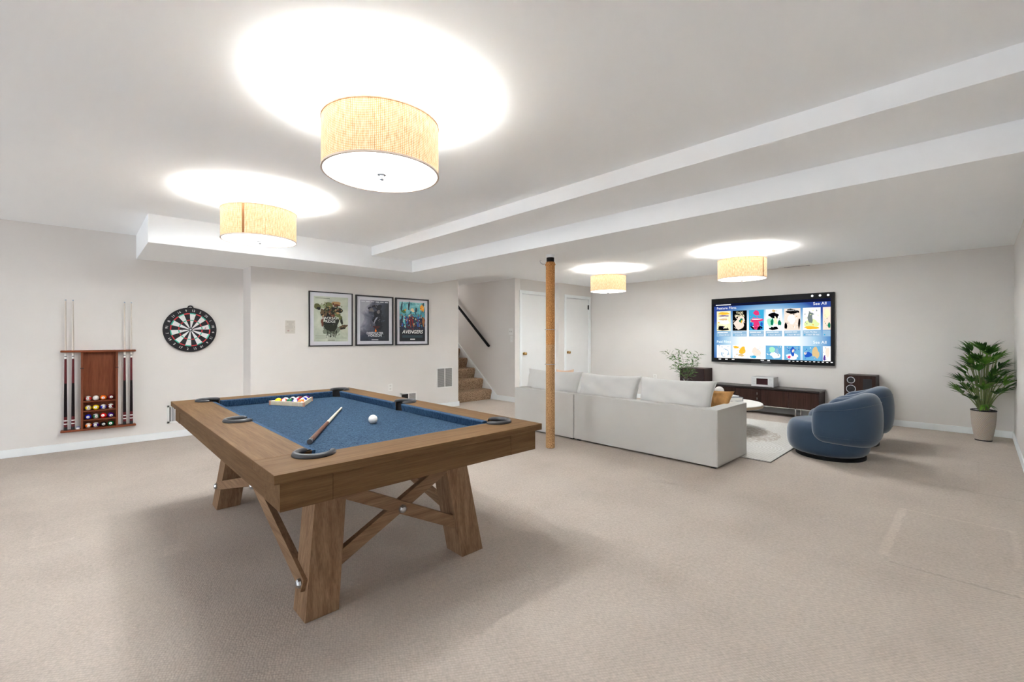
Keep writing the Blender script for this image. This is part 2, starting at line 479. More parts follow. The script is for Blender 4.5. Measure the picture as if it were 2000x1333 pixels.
# wall behind the camera with an invented glass door, added to let light in
wy0, wy1, wz = 0.4, 6.0, 2.2
obj('wall_back', G().box(XB-0.12, YR-0.1, 0, XB, wy0, ZC).box(XB-0.12, wy1, 0, XB, YL+0.1, ZC).box(XB-0.12, wy0, wz, XB, wy1, ZC), WALL, kind='structure')
g = G().box(XB-0.1, wy0, 0, XB-0.02, wy0+0.07, wz).box(XB-0.1, wy1-0.07, 0, XB-0.02, wy1, wz).box(XB-0.1, wy0, wz-0.07, XB-0.02, wy1, wz)
g.box(XB-0.1, wy0, 0.0, XB-0.02, wy1, 0.06).box(XB-0.09, 3.07, 0, XB-0.03, 3.15, wz)
obj('added_window_1', g, TRIM, kind='structure')

# wall with the two doors, leaving the door openings
def door_wall(name, x0, x1, y, dx0, dx1, dz, back=0.12):
    g = G().box(x0, y, 0, dx0, y+back, ZT).box(dx1, y, 0, x1, y+back, ZT).box(dx0, y, dz, dx1, y+back, ZT)
    obj(name, g, WALL, kind='structure')
D1 = (6.005, 6.925, 2.055)
D2 = (7.20, 7.985, 2.045)
door_wall('wall_doors', XS+0.14, XD, YD, *D1)
door_wall('wall_doors_near', XD, XT+0.02, YD2, *D2, back=0.22)

def door(n, D, y, hinge_z):
    x0, x1, z1 = D
    root = obj('door_%d' % n, G().box(x0+0.009, y+0.014, 0.01, x1-0.009, y+0.05, z1-0.013), DOORW, kind='structure', bevel=0.002)
    fr = G()
    fr.box(x0-0.055, y-0.014, 0, x0+0.004, y+0.0, z1+0.055).box(x1-0.004, y-0.014, 0, x1+0.055, y, z1+0.055)
    fr.box(x0+0.004, y-0.014, z1-0.004, x1-0.004, y, z1+0.055)
    fr.box(x0-0.0, y, 0, x0+0.006, y+0.10, z1).box(x1-0.006, y, 0, x1, y+0.10, z1).box(x0, y, z1-0.006, x1, y+0.10, z1)
    obj('door_frame', fr, TRIM, root, bevel=0.003)
    kx = x0+0.075
    M = Matrix.Translation((kx, y+0.012, 0.905)) @ Matrix.Rotation(R(90), 4, 'X')
    obj('door_knob', G().lathe([(0.030, 0), (0.031, 0.006), (0.014, 0.012), (0.012, 0.03), (0.022, 0.036), (0.029, 0.048), (0.028, 0.060), (0.018, 0.068), (0.004, 0.071)], 20, M=M), BRASS, root, smooth=True)
    for hz in hinge_z:
        obj('hinge', G().cyl((x1-0.006, y+0.004, hz-0.05), (x1-0.006, y+0.004, hz+0.05), 0.009, n=10).box(x1-0.03, y+0.006, hz-0.045, x1-0.004, y+0.0135, hz+0.045), DARK, root)
    return root
door(1, D1, YD, (1.88, 0.25)); door(2, D2, YD2, (1.87, 0.25))

# baseboards
BH, BT = 0.082, 0.014
def baseboard(name, g): obj(name, g, TRIM, kind='structure', bevel=0.004)
baseboard('baseboard_left', G().box(XB, YL-BT, 0, XJ, YL, BH))
baseboard('baseboard_jog', G().box(XJ-BT, YL2, 0, XJ, YL-BT, BH))
baseboard('baseboard_projecting', G().box(XJ-BT, YL2-BT, 0, XE+BT, YL2, BH).box(XE, YL2, 0, XE+BT, YL2+0.14, BH))
baseboard('baseboard_television', G().box(XT-BT, YR, 0, XT, YD2, BH))
baseboard('baseboard_right', G().box(XB, YR, 0, XT-BT, YR+BT, BH))
baseboard('baseboard_doors', G().box(XD, YD2-BT, 0, D2[0]-0.055, YD2, BH).box(XS, YD-BT, 0, D1[0]-0.055, YD, BH))
baseboard('baseboard_stair', G().box(XS-BT, YD-BT, 0, XS, 6.50, BH+0.015))
g = G()
pr_ = [(6.50, 0.0), (6.50, BH+0.015), (6.54, 0.13), (8.6, 0.13+0.815*2.06), (8.6, 1.55), (6.9, 0.0)]
MS = Matrix(((0,0,1,0),(1,0,0,0),(0,1,0,0),(0,0,0,1)))      # polygon (y,z) extruded along x
g.prism(pr_, XS-0.022, XS-0.0, 0, MS)
obj('trim_stair_skirt', g, TRIM, kind='structure')
# stairs: each carpeted step a part
st = thing('staircase', 'carpeted brown staircase climbing behind the poster wall', 'stairs', (XE+0.5, 6.55, 0))
st['kind'] = 'structure'
RH, RN = 0.197, 0.255
for k in range(9):
    y0, z1 = 6.64+k*RN, (k+1)*RH
    poly = [(y0+0.03, z1-RH), (y0+0.012, z1-0.12), (y0-0.010, z1-0.05), (y0-0.006, z1-0.018), (y0+0.012, z1-0.003), (y0+0.035, z1), (y0+RN+0.03, z1), (y0+RN+0.03, z1-RH)]
    obj('step', G().prism(poly, XE+0.002, XS-0.024, 0, MS), STAIRC, st, smooth=True)

# ------------------------------------------------------------------ ceiling lamps
SHADE = shade_material()
DIFFM = mat('lit_lamp_diffuser', (0.82, 0.82, 0.80, 1), 0.6)
DIFFM.node_tree.nodes['Principled BSDF'].inputs['Emission Color'].default_value = (1.0, 0.99, 0.975, 1)
DIFFM.node_tree.nodes['Principled BSDF'].inputs['Emission Strength'].default_value = DIFF_L
SEAM = mat('brown_shade_seam', srgb(150, 100, 60), 0.9, bump=0.3, bscale=300)
def make_lamp(loc, label):
    t = thing('ceiling_lamp', label, 'ceiling lamp', loc, 0, 'woven drum ceiling lamps')
    T = Matrix.Translation(loc)
    def o(n, g, m, **k): return obj(n, g, m, t, **k)
    g = G().lathe([(0.066, 0), (0.066, -0.008), (0.058, -0.018), (0.02, -0.022)], 32, M=T); o('canopy', g, mat('satin_nickel', (0.30, 0.30, 0.31, 1), 0.35, metal=1.0), smooth=True)
    g = G().cyl(xf(T, (0, 0, -0.02)), xf(T, (0, 0, -0.36)), 0.008, n=12).box(-0.27, -0.004, -0.15, 0.27, 0.004, -0.142, 0, T); o('stem', g, mat('satin_nickel'), smooth=True)
    rad, zt, zb, n = 0.28, -0.125, -0.365, 96
    g = G().lathe([(rad, zb), (rad, zt)], n, 0, T, close=False)
    g.lathe([(rad-0.004, zt), (rad-0.004, zb)], n, 1, T, close=False)
    s = o('lamp_shade', g, [SHADE, mat('white_shade_lining', (0.70, 0.69, 0.66, 1), 0.8)], smooth=True)
    uvl = s.data.uv_layers.new(name='UVMap')
    for p in s.data.polygons:
        an = [math.atan2(s.data.vertices[i].co.y, s.data.vertices[i].co.x) % (2*PI) for i in p.vertices]
        if max(an)-min(an) > PI: an = [a if a > PI else a+2*PI for a in an]
        for li, a in zip(p.loop_indices, an):
            uvl.data[li].uv = (a*rad, s.data.vertices[s.data.loops[li].vertex_index].co.z)
    rimp = lambda z: [(rad-0.006, z-0.004), (rad+0.003, z-0.004), (rad+0.003, z+0.004), (rad-0.006, z+0.004), (rad-0.006, z-0.004)]
    o('top_rim', G().lathe(rimp(zt), n, 0, T, close=False), mat('tan_rim', srgb(196, 150, 118), 0.7))
    o('bottom_rim', G().lathe(rimp(zb), n, 0, T, close=False), mat('pale_rim', srgb(214, 196, 182), 0.6))
    o('diffuser', G().lathe([(rad-0.006, zb-0.001), (rad-0.006, zb+0.005)], 64, 0, T), DIFFM)
    o('finial', G().lathe([(0.020, zb-0.001), (0.022, zb-0.006), (0.019, zb-0.009), (0.010, zb-0.011), (0.010, zb-0.018), (0.014, zb-0.020), (0.012, zb-0.030), (0.004, zb-0.033)], 20, 0, T), STEEL, smooth=True)
    g = G(); a0 = -0.035; vs = []
    for k in range(5):
        a = a0+0.07*k/4; vs += [((rad+0.0018)*math.cos(a), (rad+0.0018)*math.sin(a), zb+0.005), ((rad+0.0018)*math.cos(a), (rad+0.0018)*math.sin(a), zt-0.005)]
    g.add(vs, [(2*k, 2*k+2, 2*k+3, 2*k+1) for k in range(4)], 0, T)
    o('shade_seam', g, SEAM)
    ld = bpy.data.lights.new('bulb', 'POINT'); ld.energy = UP_W; ld.color = (0.935, 0.972, 1.0); ld.shadow_soft_size = 0.07
    lo = bpy.data.objects.new('bulb', ld); COL.objects.link(lo); lo.parent = t; lo.location = (0, 0, -0.268)
    ls = bpy.data.lights.new('downlight', 'SPOT'); ls.energy = DOWN_W; ls.color = (0.935, 0.972, 1.0); ls.shadow_soft_size = 0.055
    ls.spot_size = R(172); ls.spot_blend = 0.35
    lo = bpy.data.objects.new('downlight', ls); COL.objects.link(lo); lo.parent = t; lo.location = (0, 0, -0.405)
    return t
lamp = make_lamp((1.08, 2.067, ZC), 'woven drum ceiling lamp above the near end of the pool table')
lamp.rotation_euler.z = R(60)
dup(lamp, (1.08, 4.204, ZC), R(-128), 'woven drum ceiling lamp above the far end of the pool table, near the dartboard wall')
dup(lamp, (6.14, 4.155, ZT), R(60), 'woven drum ceiling lamp nearest the two white doors')
dup(lamp, (6.07, 2.096, ZT), R(-105), 'woven drum ceiling lamp in front of the television')

for o_ in COL.objects:      # the two lamps on the television side burn a little lower
    if o_.type == 'LIGHT' and o_.parent is not None and o_.parent.location.x > 4:
        o_.data = o_.data.copy(); o_.data.energy *= 0.92

# ------------------------------------------------------------------ pool table
TX0, TX1, TY0, TY1, TZ = 0.470, 1.818, 1.658, 4.125, 0.74
IX0, IX1, IY0, IY1 = 0.688, 1.652, 1.872, 3.955
BED = 0.688
pt = thing('pool_table', 'brown oak pool table with blue felt and crossed braces', 'pool table', ((TX0+TX1)/2, (TY0+TY1)/2, 0))
PR = 0.066                     # pocket radius
pc = [(IX0-0.012, IY0-0.012), (IX1+0.012, IY0-0.012), (IX1+0.012, IY1+0.012), (IX0-0.012, IY1+0.012)]
YM = 2.90
pm = [(IX0-0.045, YM), (IX1+0.045, YM)]
def arc(c, r, a0, a1, n=14): return [(c[0]+r*math.cos(R(a0+(a1-a0)*k/n)), c[1]+r*math.sin(R(a0+(a1-a0)*k/n))) for k in range(n+1)]
SY0, SY1 = TY0+0.262, TY1-0.262      # seams between end rails and long rails
def hit(c, r, x=None, y=None, sgn=1):
    if x is not None: return c[1]+sgn*math.sqrt(max(0, r*r-(x-c[0])**2))
    return c[0]+sgn*math.sqrt(max(0, r*r-(y-c[1])**2))
th = math.degrees(math.asin(0.012/PR))
# near end rail: outer edge, up to the seam, round both corner pockets
near = [(TX0, TY0), (TX1, TY0), (TX1, SY0), (IX1, SY0)]
near += arc(pc[1], PR, 90+th, -180-th+0, 20) + arc(pc[0], PR, 0+th, -270-th, 20)
near += [(IX0, SY0), (TX0, SY0)]
far = [(TX1, TY1), (TX0, TY1), (TX0, SY1), (IX0, SY1)]
far += arc(pc[3], PR, 270+th, 0-th, 20) + arc(pc[2], PR, 180+th, -90-th, 20)
far += [(IX1, SY1), (TX1, SY1)]
tm = math.degrees(math.acos(0.045/PR))
lrail = [(TX0, SY0+0.0007), (IX0, SY0+0.0007)] + arc(pm[0], PR, -tm, -360+tm, 20) + [(IX0, SY1-0.0007), (TX0, SY1-0.0007)]
rrail = [(TX1, SY1-0.0007), (IX1, SY1-0.0007)] + arc(pm[1], PR, 180-tm, -180+tm, 20) + [(IX1, SY0+0.0007), (TX1, SY0+0.0007)]
RT = 0.034
for pl, m in ((near, WOODX), (far, WOODX), (lrail, WOODY), (rrail, WOODY)):
    obj('rail', G().prism(pl, TZ-RT, TZ), m, pt, bevel=0.0025)
# aprons: box beams under the rails, with corner blocks
AP = 0.026
ax0, ax1, ay0, ay1, az0, az1 = TX0+AP, TX1-AP, TY0+AP, TY1-AP, 0.600, TZ-RT
cb = 0.185
for (x0, y0, x1, y1, m) in ((ax0+cb, ay0+0.0015, ax1-cb, ay0+0.04, WOODX), (ax0+cb, ay1-0.04, ax1-cb, ay1-0.0015, WOODX),
                            (ax0+0.0015, ay0+cb, ax0+0.04, ay1-cb, WOODY), (ax1-0.04, ay0+cb, ax1-0.0015, ay1-cb, WOODY)):
    obj('apron', G().box(x0+0.0012, y0, az0, x1-0.0012, y1, az1), m, pt, bevel=0.001)
for sx, sy in ((0, 0), (1, 0), (1, 1), (0, 1)):
    X0 = ax0 if not sx else ax1; Y0 = ay0 if not sy else ay1; dx = cb if not sx else -cb; dy = cb if not sy else -cb
    poly = [(X0, Y0), (X0+dx, Y0), (X0+dx, Y0+dy*0.22), (X0+dx*0.22, Y0+dy*0.22), (X0+dx*0.22, Y0+dy), (X0, Y0+dy)]
    obj('corner_block', G().prism(poly, az0, az1), WOODX, pt, bevel=0.001)
# slate bed with pocket bites
bed = []
for c, a0, a1 in ((pc[0], 90, 0), (pc[1], 180, 90), (pc[2], 270, 180), (pc[3], 360, 270)):
    bed += arc(c, PR, a0+6, a1-6, 8)
    if c is pc[1]: bed += arc(pm[1], PR, 180+50, 180-50, 8)
bed += arc(pm[0], PR, 50, -50, 8)
obj('bed', G().prism(bed, BED-0.05, BED), FELT, pt)
obj('underframe', G().box(ax0+0.05, ay0+0.05, 0.601, ax1-0.05, ay1-0.05, BED-0.0505), WOODAY, pt)
# cushions: cloth faced strips round the inside between the pockets
def cushion(p0, p1, nrm):
    p0, p1, nrm = Vector(p0), Vector(p1), Vector(nrm)
    d = (p1-p0).normalized(); q = 0.014
    t0, t1 = p0+d*0.0, p1-d*0.0
    b0, b1 = p0+d*q*0.5, p1-d*q*0.5
    vs = []
    g = G()
    for (o_, z) in ((0.0, TZ-0.001), (0.022, TZ-0.003), (0.024, TZ-0.008), (0.012, BED+0.001), (0.0, BED+0.001)):
        for e, s_ in ((t0, 1), (t1, -1)):
            p = e + nrm*o_ + d*s_*o_*0.5
            vs.append((p.x, p.y, z))
    n = 5
    fs = [(2*i, 2*i+1, 2*((i+1) % n)+1, 2*((i+1) % n)) for i in range(n)] + [tuple(2*i for i in range(n-1, -1, -1)), tuple(2*i+1 for i in range(n))]
    g.add(vs, fs)
    o = obj('cushion', g, FELTD, pt)
    bm = bmesh.new(); bm.from_mesh(o.data); bmesh.ops.recalc_face_normals(bm, faces=bm.faces); bm.to_mesh(o.data); bm.free()
k = 0.056
km = 0.052
cushion((IX0+k, IY0-0.001), (IX1-k, IY0-0.001), (0, 1)); cushion((IX1-k, IY1+0.001), (IX0+k, IY1+0.001), (0, -1))
for x, nx in ((IX0-0.001, 1), (IX1+0.001, -1)):
    cushion((x, IY0+k), (x, YM-km), (nx, 0)); cushion((x, YM+km), (x, IY1-k), (nx, 0))
# pockets: thick rubber collar open toward the cloth, with a black liner below
def pocket(c, dirdeg, gap, r=PR):
    a0, a1 = dirdeg+gap, dirdeg+360-gap
    n = 26
    pts = [(c[0]+(r+0.004)*math.cos(R(a0+(a1-a0)*i/n)), c[1]+(r+0.004)*math.sin(R(a0+(a1-a0)*i/n)), TZ+0.004) for i in range(n+1)]
    rr = [0.0135]*(n+1); rr[0] = rr[-1] = 0.008; rr[1] = rr[-2] = 0.0125
    p = obj('pocket', G().tube(pts, rr, 10), RUBBER, pt, smooth=True, angle=60)
    g = G(); vs = []; lg = min(gap, 47.5) if abs(gap-48) < 1 else 37
    a0, a1 = dirdeg+lg, dirdeg+360-lg
    for i in range(n+1):
        a = R(a0+(a1-a0)*i/n)
        for rad, z in ((r-0.001, TZ+0.006), (r-0.003, TZ-0.03), (r-0.008, 0.615)):
            vs.append((c[0]+rad*math.cos(a), c[1]+rad*math.sin(a), z))
    fs = []
    for i in range(n):
        for j in range(2): fs.append((3*i+j, 3*i+j+1, 3*i+3+j+1, 3*i+3+j))
    g.add(vs, fs)
    g.lathe([(r-0.007, 0.612), (r-0.007, 0.618)], 28, 0, Matrix.Translation((c[0], c[1], 0)))
    obj('pocket_liner', g, LINER, p, smooth=True)
pocket(pc[0], 45, 50); pocket(pc[1], 135, 50); pocket(pc[2], 225, 50); pocket(pc[3], 315, 50)
pocket(pm[0], 0, 48); pocket(pm[1], 180, 48)
# legs: thick square posts leaning inwards
LX0, LX1, LY0, LY1, LW, LN = 0.678, 1.657, 1.970, 3.842, 0.146, 0.078
for sx in (0, 1):
    for sy in (0, 1):
        x0 = LX0 if not sx else LX1-LW; y0 = LY0 if not sy else LY1-LW
        dx = LN if not sx else -LN; dy = LN if not sy else -LN
        f = lambda x, y, z, q: [(x-q, y-q, z), (x+LW+q, y-q, z), (x+LW+q, y+LW+q, z), (x-q, y+LW+q, z)]
        obj('leg', G().hexa(f(x0, y0, 0, 0), f(x0+dx, y0+dy, 0.602, -0.002)), WOODZ, pt, bevel=0.002)
def bar(p0, p1, w, t, nrm, m, name='brace'):
    """flat bar from p0 to p1, w high in the plane, t thick along nrm"""
    p0, p1, nrm = Vector(p0), Vector(p1), Vector(nrm).normalized()
    d = (p1-p0).normalized(); s = d.cross(nrm).normalized()
    c = lambda p: [p-s*w/2-nrm*t/2, p+s*w/2-nrm*t/2, p+s*w/2+nrm*t/2, p-s*w/2+nrm*t/2]
    return obj(name, G().hexa(c(p0), c(p1)), m, pt, bevel=0.002)
CX = (LX0+LX1)/2; CY = (LY0+LY1)/2
def bolt(c, ax):
    M = Matrix.Translation(c) @ Vector(ax).to_track_quat('Z', 'Y').to_matrix().to_4x4()
    obj('bolt', G().lathe([(0.021, 0), (0.021, 0.004), (0.019, 0.010), (0.012, 0.016), (0.004, 0.018)], 8, 0, M), STEEL, pt, smooth=True, angle=20)
for y, s in ((LY0+0.085, -1), (LY1-0.085, 1)):
    bar((CX-0.44, y+s*0.0, 0.125), (CX+0.42, y+s*0.0, 0.565), 0.062, 0.036, (0, 1, 0), WOODAX)
    bar((CX-0.42, y+s*0.02, 0.565), (CX+0.44, y+s*0.02, 0.125), 0.062, 0.036, (0, 1, 0), WOODAX)
    bolt((CX, y+s*0.038, 0.345), (0, s, 0))
for x, s in ((LX0, -1), (LX1, 1)):
    # braces lie within the thickness of the leaning legs
    fz = lambda z, d: x-s*(0.130*z+d)
    nv = (1, 0, s*0.13)
    q = 0.0 if s < 0 else 0.040
    bar((fz(0.135, q), LY0+0.04, 0.140), (fz(0.585, q), LY1-0.16, 0.585), 0.058, 0.034, nv, WOODAY)
    bar((fz(0.135, q+0.014), LY1-0.04, 0.140), (fz(0.585, q+0.014), LY0+0.16, 0.585), 0.058, 0.034, nv, WOODAY)
    bolt((fz(0.145, min(q, 0.001)-0.018), LY0+0.065, 0.147), (s, 0, 0)) if s < 0 else bolt((fz(0.145, -0.001), LY0+0.065, 0.147), (s, 0, 0))
    bolt((fz(0.145, -0.004 if s < 0 else -0.001), LY1-0.065, 0.147), (s, 0, 0))
    bolt((fz(0.355, q-0.017), CY-0.010, 0.358), (s, 0, 0))

# ------------------------------------------------------------------ billiard balls
BALLC = {1: srgb(245, 215, 25), 2: srgb(25, 35, 170), 3: srgb(215, 25, 25), 4: srgb(70, 20, 130), 5: srgb(240, 115, 20),
         6: srgb(10, 105, 60), 7: srgb(115, 15, 30), 8: srgb(12, 12, 14)}
BNAME = {1: 'solid yellow', 2: 'solid blue', 3: 'solid red', 4: 'solid purple', 5: 'solid orange', 6: 'solid green', 7: 'solid maroon', 8: 'black',
         9: 'yellow striped', 10: 'blue striped', 11: 'red striped', 12: 'purple striped', 13: 'orange striped', 14: 'green striped', 15: 'maroon striped'}
BWHITE = mat('ball_white', (0.82, 0.80, 0.77, 1), 0.12, spec=0.6)
def bmat(n):
    c = n if n <= 8 else n-8
    return mat('ball_colour_%d' % c, BALLC[c], 0.12, spec=0.6)
def ball(num, c, r, tilt, yaw, label, group, numbered=True):
    """stripe runs round the local equator; the number disc sits on local +X"""
    t = thing('billiard_ball', label, 'billiard ball', c, 0, group)
    Mr = Matrix.Translation(c) @ Matrix.Rotation(yaw, 4, 'Z') @ Matrix.Rotation(tilt, 4, 'Y')
    g = G(); n = 24; m = 16
    for i in range(m):
        a, b = -PI/2+PI*i/m, -PI/2+PI*(i+1)/m
        mid = abs((a+b)/2)
        mi = 0 if (num <= 8 and num > 0) or mid < 0.56 else 1
        if num == 0: mi = 1
        g.lathe([(max(1e-5, r*math.cos(a)), r*math.sin(a)), (max(1e-5, r*math.cos(b)), r*math.sin(b))], n, mi, Mr, close=False)
    obj('shell', g, [bmat(num or 1), BWHITE], t, smooth=True, angle=80)
    if num:
        Md = Mr @ Matrix.Rotation(R(90), 4, 'Y') @ Matrix.Rotation(R(90), 4, 'Z')
        k = 0.0
        d = obj('number_disc', G().lathe([(r*0.50, r*math.sqrt(1-0.25)+0.0001), (r*0.36, r*math.sqrt(1-0.13)+0.0002), (r*0.18, r*math.sqrt(1-0.0324)+0.0002), (1e-4, r+0.0002)], 20, 0, Md, close=False), BWHITE, t, smooth=True, angle=80)
        if numbered:
            g = G(); s = str(num)
            add_text(g, s, 0, -r*0.22, r+0.0004, r*0.62 if num < 10 else r*0.5, 0, Md, align='CENTER', bold=0.02)
            obj('number', g, DARK, d)
    return t

# rack of fifteen on the cloth
br = 0.0262
F = Vector((1.205, 3.523)); Lp = Vector((1.045, 3.800)); Rp = Vector((1.365, 3.800))
tri = thing('ball_rack', 'pale wooden triangle rack holding fifteen balls on the blue felt', 'triangle rack', (1.205, 3.70, BED+0.0005))
RACKM = wood('pale_maple', 0, (0.60, 0.50, 0.36, 1), (0.76, 0.68, 0.54, 1))
c0 = (F+Lp+Rp)/3
pts = [F, Rp, Lp]
def off(ps, d): return [p+(p-c0).normalized()*d*2 for p in ps]
outer, inner = off(pts, 0.0), off(pts, -0.010)
g = G()
for i in range(3):
    j = (i+1) % 3
    poly = [outer[i], outer[j], inner[j], inner[i]]
    zb_ = BED+0.0008
    g = G().hexa([(p.x, p.y, zb_) for p in poly], [(p.x, p.y, zb_+0.034) for p in poly])
    obj('rack_side', g, RACKM, tri, bevel=0.002)
for p in pts:
    q = p+(c0-p).normalized()*0.004
    obj('corner_post', G().cyl((q.x, q.y, BED+0.001), (q.x, q.y, BED+0.0345), 0.008, n=14), mat('pinkish_wood_corner', srgb(190, 140, 120), 0.5), tri, smooth=True)
rows = [[5], [2, 14], [6, 11, 10], [3, 8, 15, 9], [1, 12, 13, 7, 4]]
place_words = ['at the apex nearest the camera', 'in the second row from the apex', 'in the middle row', 'in the fourth row from the apex', 'in the back row']
cc = Vector((1.205, 3.708))
for i, row in enumerate(rows):
    for j, num in enumerate(row):
        x = cc.x+(j-i/2)*2*br*1.005; y = cc.y+(i-2.67)*br*math.sqrt(3)*1.005
        rr = random.Random(num*7)
        ball(num, (x, y, BED+br+0.0008), br, rr.uniform(-0.9, 0.9), R(rr.uniform(0, 360)), '%s ball racked on the blue felt, %s' % (BNAME[num], place_words[i]), 'billiard balls racked on the table', numbered=False)
cb_ = thing('cue_ball', 'white cue ball alone on the blue felt', 'cue ball', (1.272, 2.545, BED))
obj('shell', G().sphere((1.272, 2.545, BED+0.0272), 0.0270, 32), BWHITE, cb_, smooth=True, angle=80)

# cue lying on the table
MAPLE = mat('pale_maple_shaft', (0.70, 0.62, 0.50, 1), 0.3)
def cue_on_table():
    p0, p1 = Vector((0.800, 2.262, BED+0.0135)), Vector((1.365, 3.222, BED+0.0088))
    t = thing('pool_cue', 'pool cue with brown butt lying on the blue felt', 'pool cue', (0.81, 2.26, BED))
    d = p1-p0
    P = lambda a: p0+d*a
    rad = lambda a: 0.0125-(0.0125-0.0070)*a
    def seg(n, a, b, m): obj(n, G().cyl(P(a), P(b), rad(a), rad(b), n=18), m, t, smooth=True)
    seg('bumper', 0.0, 0.012, mat('grey_bumper', (0.10, 0.10, 0.11, 1), 0.6))
    seg('butt_collar', 0.012, 0.028, CHROME)
    seg('butt', 0.028, 0.46, wood('cue_butt_wood', 1, (0.12, 0.055, 0.035, 1), (0.21, 0.10, 0.065, 1), 0.35))
    seg('joint', 0.46, 0.485, MAPLE)
    seg('shaft', 0.485, 0.985, MAPLE)
    seg('tip', 0.985, 1.0, WHITE)
cue_on_table()

# ------------------------------------------------------------------ cue rack on the wall
YW = YL
rk = thing('cue_rack', 'cherry wood wall rack holding cues and balls left of the dartboard', 'cue rack', (0.138, YW, 0.21))
RX0, RX1 = -0.168, 0.443
yb0, yb1 = YW-0.085, YW-0.001
obj('top_rail', G().box(RX0, yb0, 1.052, RX1, yb1, 1.074), CHERRY, rk, bevel=0.006, seg=3)
obj('bottom_rail', G().box(RX0, yb0, 0.205, RX1, yb1, 0.227), CHERRY, rk, bevel=0.006, seg=3)
for x in (-0.012, 0.270):
    obj('upright', G().box(x, yb0+0.004, 0.227, x+0.019, yb1, 1.052), CHERRYZ, rk, bevel=0.001)
    obj('clip', G().box(x-0.004, yb0, 0.876, x+0.022, yb0+0.006, 0.884), DARK, rk)
obj('back_panel', G().box(0.007, yb1-0.01, 0.227, 0.270, yb1, 1.052), CHERRYZ, rk)
shz = [0.515, 0.413, 0.316]
for z in shz:
    obj('shelf', G().box(0.007, yb0+0.006, z-0.006, 0.270, yb1-0.01, z+0.006), CHERRY, rk, bevel=0.001)
rb = 0.0272
wr = [([11, 0, 5, 7], shz[0]+0.006), ([9, 1, 10, 15], shz[1]+0.006), ([2, 14, 3, 4], shz[2]+0.006), ([13, 12, 8, 6], 0.227)]
rown = ['top shelf', 'second shelf', 'third shelf', 'bottom shelf']
for ri, (nums, z) in enumerate(wr):
    for j, num in enumerate(nums):
        x = 0.046+j*0.0608
        c = (x, yb0+0.036, z+rb+0.0004)
        lab = ('plain white ball on the top ball shelf of the cherry wall rack' if num == 0 else
               '%s ball with a number, on the %s of the cherry wall rack' % (BNAME[num], rown[ri]))
        ball(num, c, rb, R(-8+5*((j*3+ri) % 4)), R(-90+(-12, 6, -5, 10)[(j+ri) % 4]), lab, 'billiard balls in the wall rack')
# four cues standing in the rack
def wall_cue(x, label):
    t = thing('pool_cue', label, 'pool cue', (x, yb0+0.03, 0.2275), 0, 'cues standing in the wall rack')
    y = yb0+0.030; z0 = 0.2275; z1 = 1.615
    rad = lambda z: 0.0150-(0.0150-0.0058)*((z-z0)/(z1-z0))**0.8
    def seg(n, a, b, m): obj(n, G().cyl((x, y, a), (x, y, b), rad(a), rad(b), n=16), m, t, smooth=True)
    red = mat('cue_red_lacquer', (0.11, 0.010, 0.013, 1), 0.4, spec=0.25); blk = mat('cue_black_wrap', (0.010, 0.005, 0.006, 1), 0.6, spec=0.15)
    seg('bumper', z0, 0.262, DARK)
    seg('butt_sleeve', 0.262, 0.370, red)
    for z in (0.289, 0.324): obj('white_ring', G().cyl((x, y, z), (x, y, z+0.011), rad(z)+0.0006, n=16), WHITE, t, smooth=True)
    seg('wrap', 0.370, 0.725, blk)
    seg('forearm', 0.725, 0.985, red)
    seg('joint', 0.985, 1.032, MATS['ball_white'])
    obj('joint_ring', G().cyl((x, y, 1.008), (x, y, 1.016), rad(1.01)+0.0008, n=16), DARK, t, smooth=True)
    seg('shaft', 1.032, z1-0.012, mat('cue_shaft_pale', (0.60, 0.54, 0.48, 1), 0.3))
    seg('tip', z1-0.012, z1, mat('cue_tip', (0.35, 0.42, 0.5, 1), 0.8))
wall_cue(-0.129, 'upright cue at the far left of the wall rack')
wall_cue(-0.072, 'upright cue in the wall rack, between the leftmost cue and the blue chalk')
wall_cue(0.345, 'upright cue in the wall rack just right of the ball shelves')
wall_cue(0.403, 'upright cue at the far right of the wall rack, nearest the dartboard')
ch = thing('chalk_cube', 'small white and blue chalk on the bottom rail of the cue rack', 'chalk', (-0.035, yb0+0.03, 0.2275))
obj('wrapper', G().cyl((-0.035, yb0+0.03, 0.2275), (-0.035, yb0+0.03, 0.247), 0.0165, n=20), WHITE, ch, smooth=True)
obj('chalk', G().cyl((-0.035, yb0+0.03, 0.247), (-0.035, yb0+0.03, 0.252), 0.0150, n=20), mat('blue_chalk', (0.08, 0.12, 0.35, 1), 0.9), ch, smooth=True)

# ------------------------------------------------------------------ dartboard
db = thing('dartboard', 'round black and white dartboard on the left wall', 'dartboard', (0.962, YW, 1.04))
MD = on_left(0.962, YW-0.002, 1.308)
DR = 0.272
DBK = mat('dartboard_black', (0.014, 0.013, 0.016, 1), 0.7); DWH = mat('dartboard_white', (0.72, 0.72, 0.72, 1), 0.7)
DRD = mat('dartboard_red', (0.55, 0.03, 0.04, 1), 0.6); DGR = mat('dartboard_green', (0.04, 0.42, 0.30, 1), 0.6)
obj('board', G().lathe([(DR-0.004, 0), (DR, 0.006), (DR, 0.026), (DR-0.006, 0.030)], 72, 0, MD), DBK, db, smooth=True)
g = G()
numbers = [20, 1, 18, 4, 13, 6, 10, 15, 2, 17, 3, 19, 7, 16, 8, 11, 14, 9, 12, 5]
rot0 = -43.0    # the board hangs turned clockwise: 20 sits upper right
rings = [(0.010, 0.112, 0), (0.112, 0.124, 1), (0.124, 0.192, 0), (0.192, 0.204, 1)]
z = 0.0305
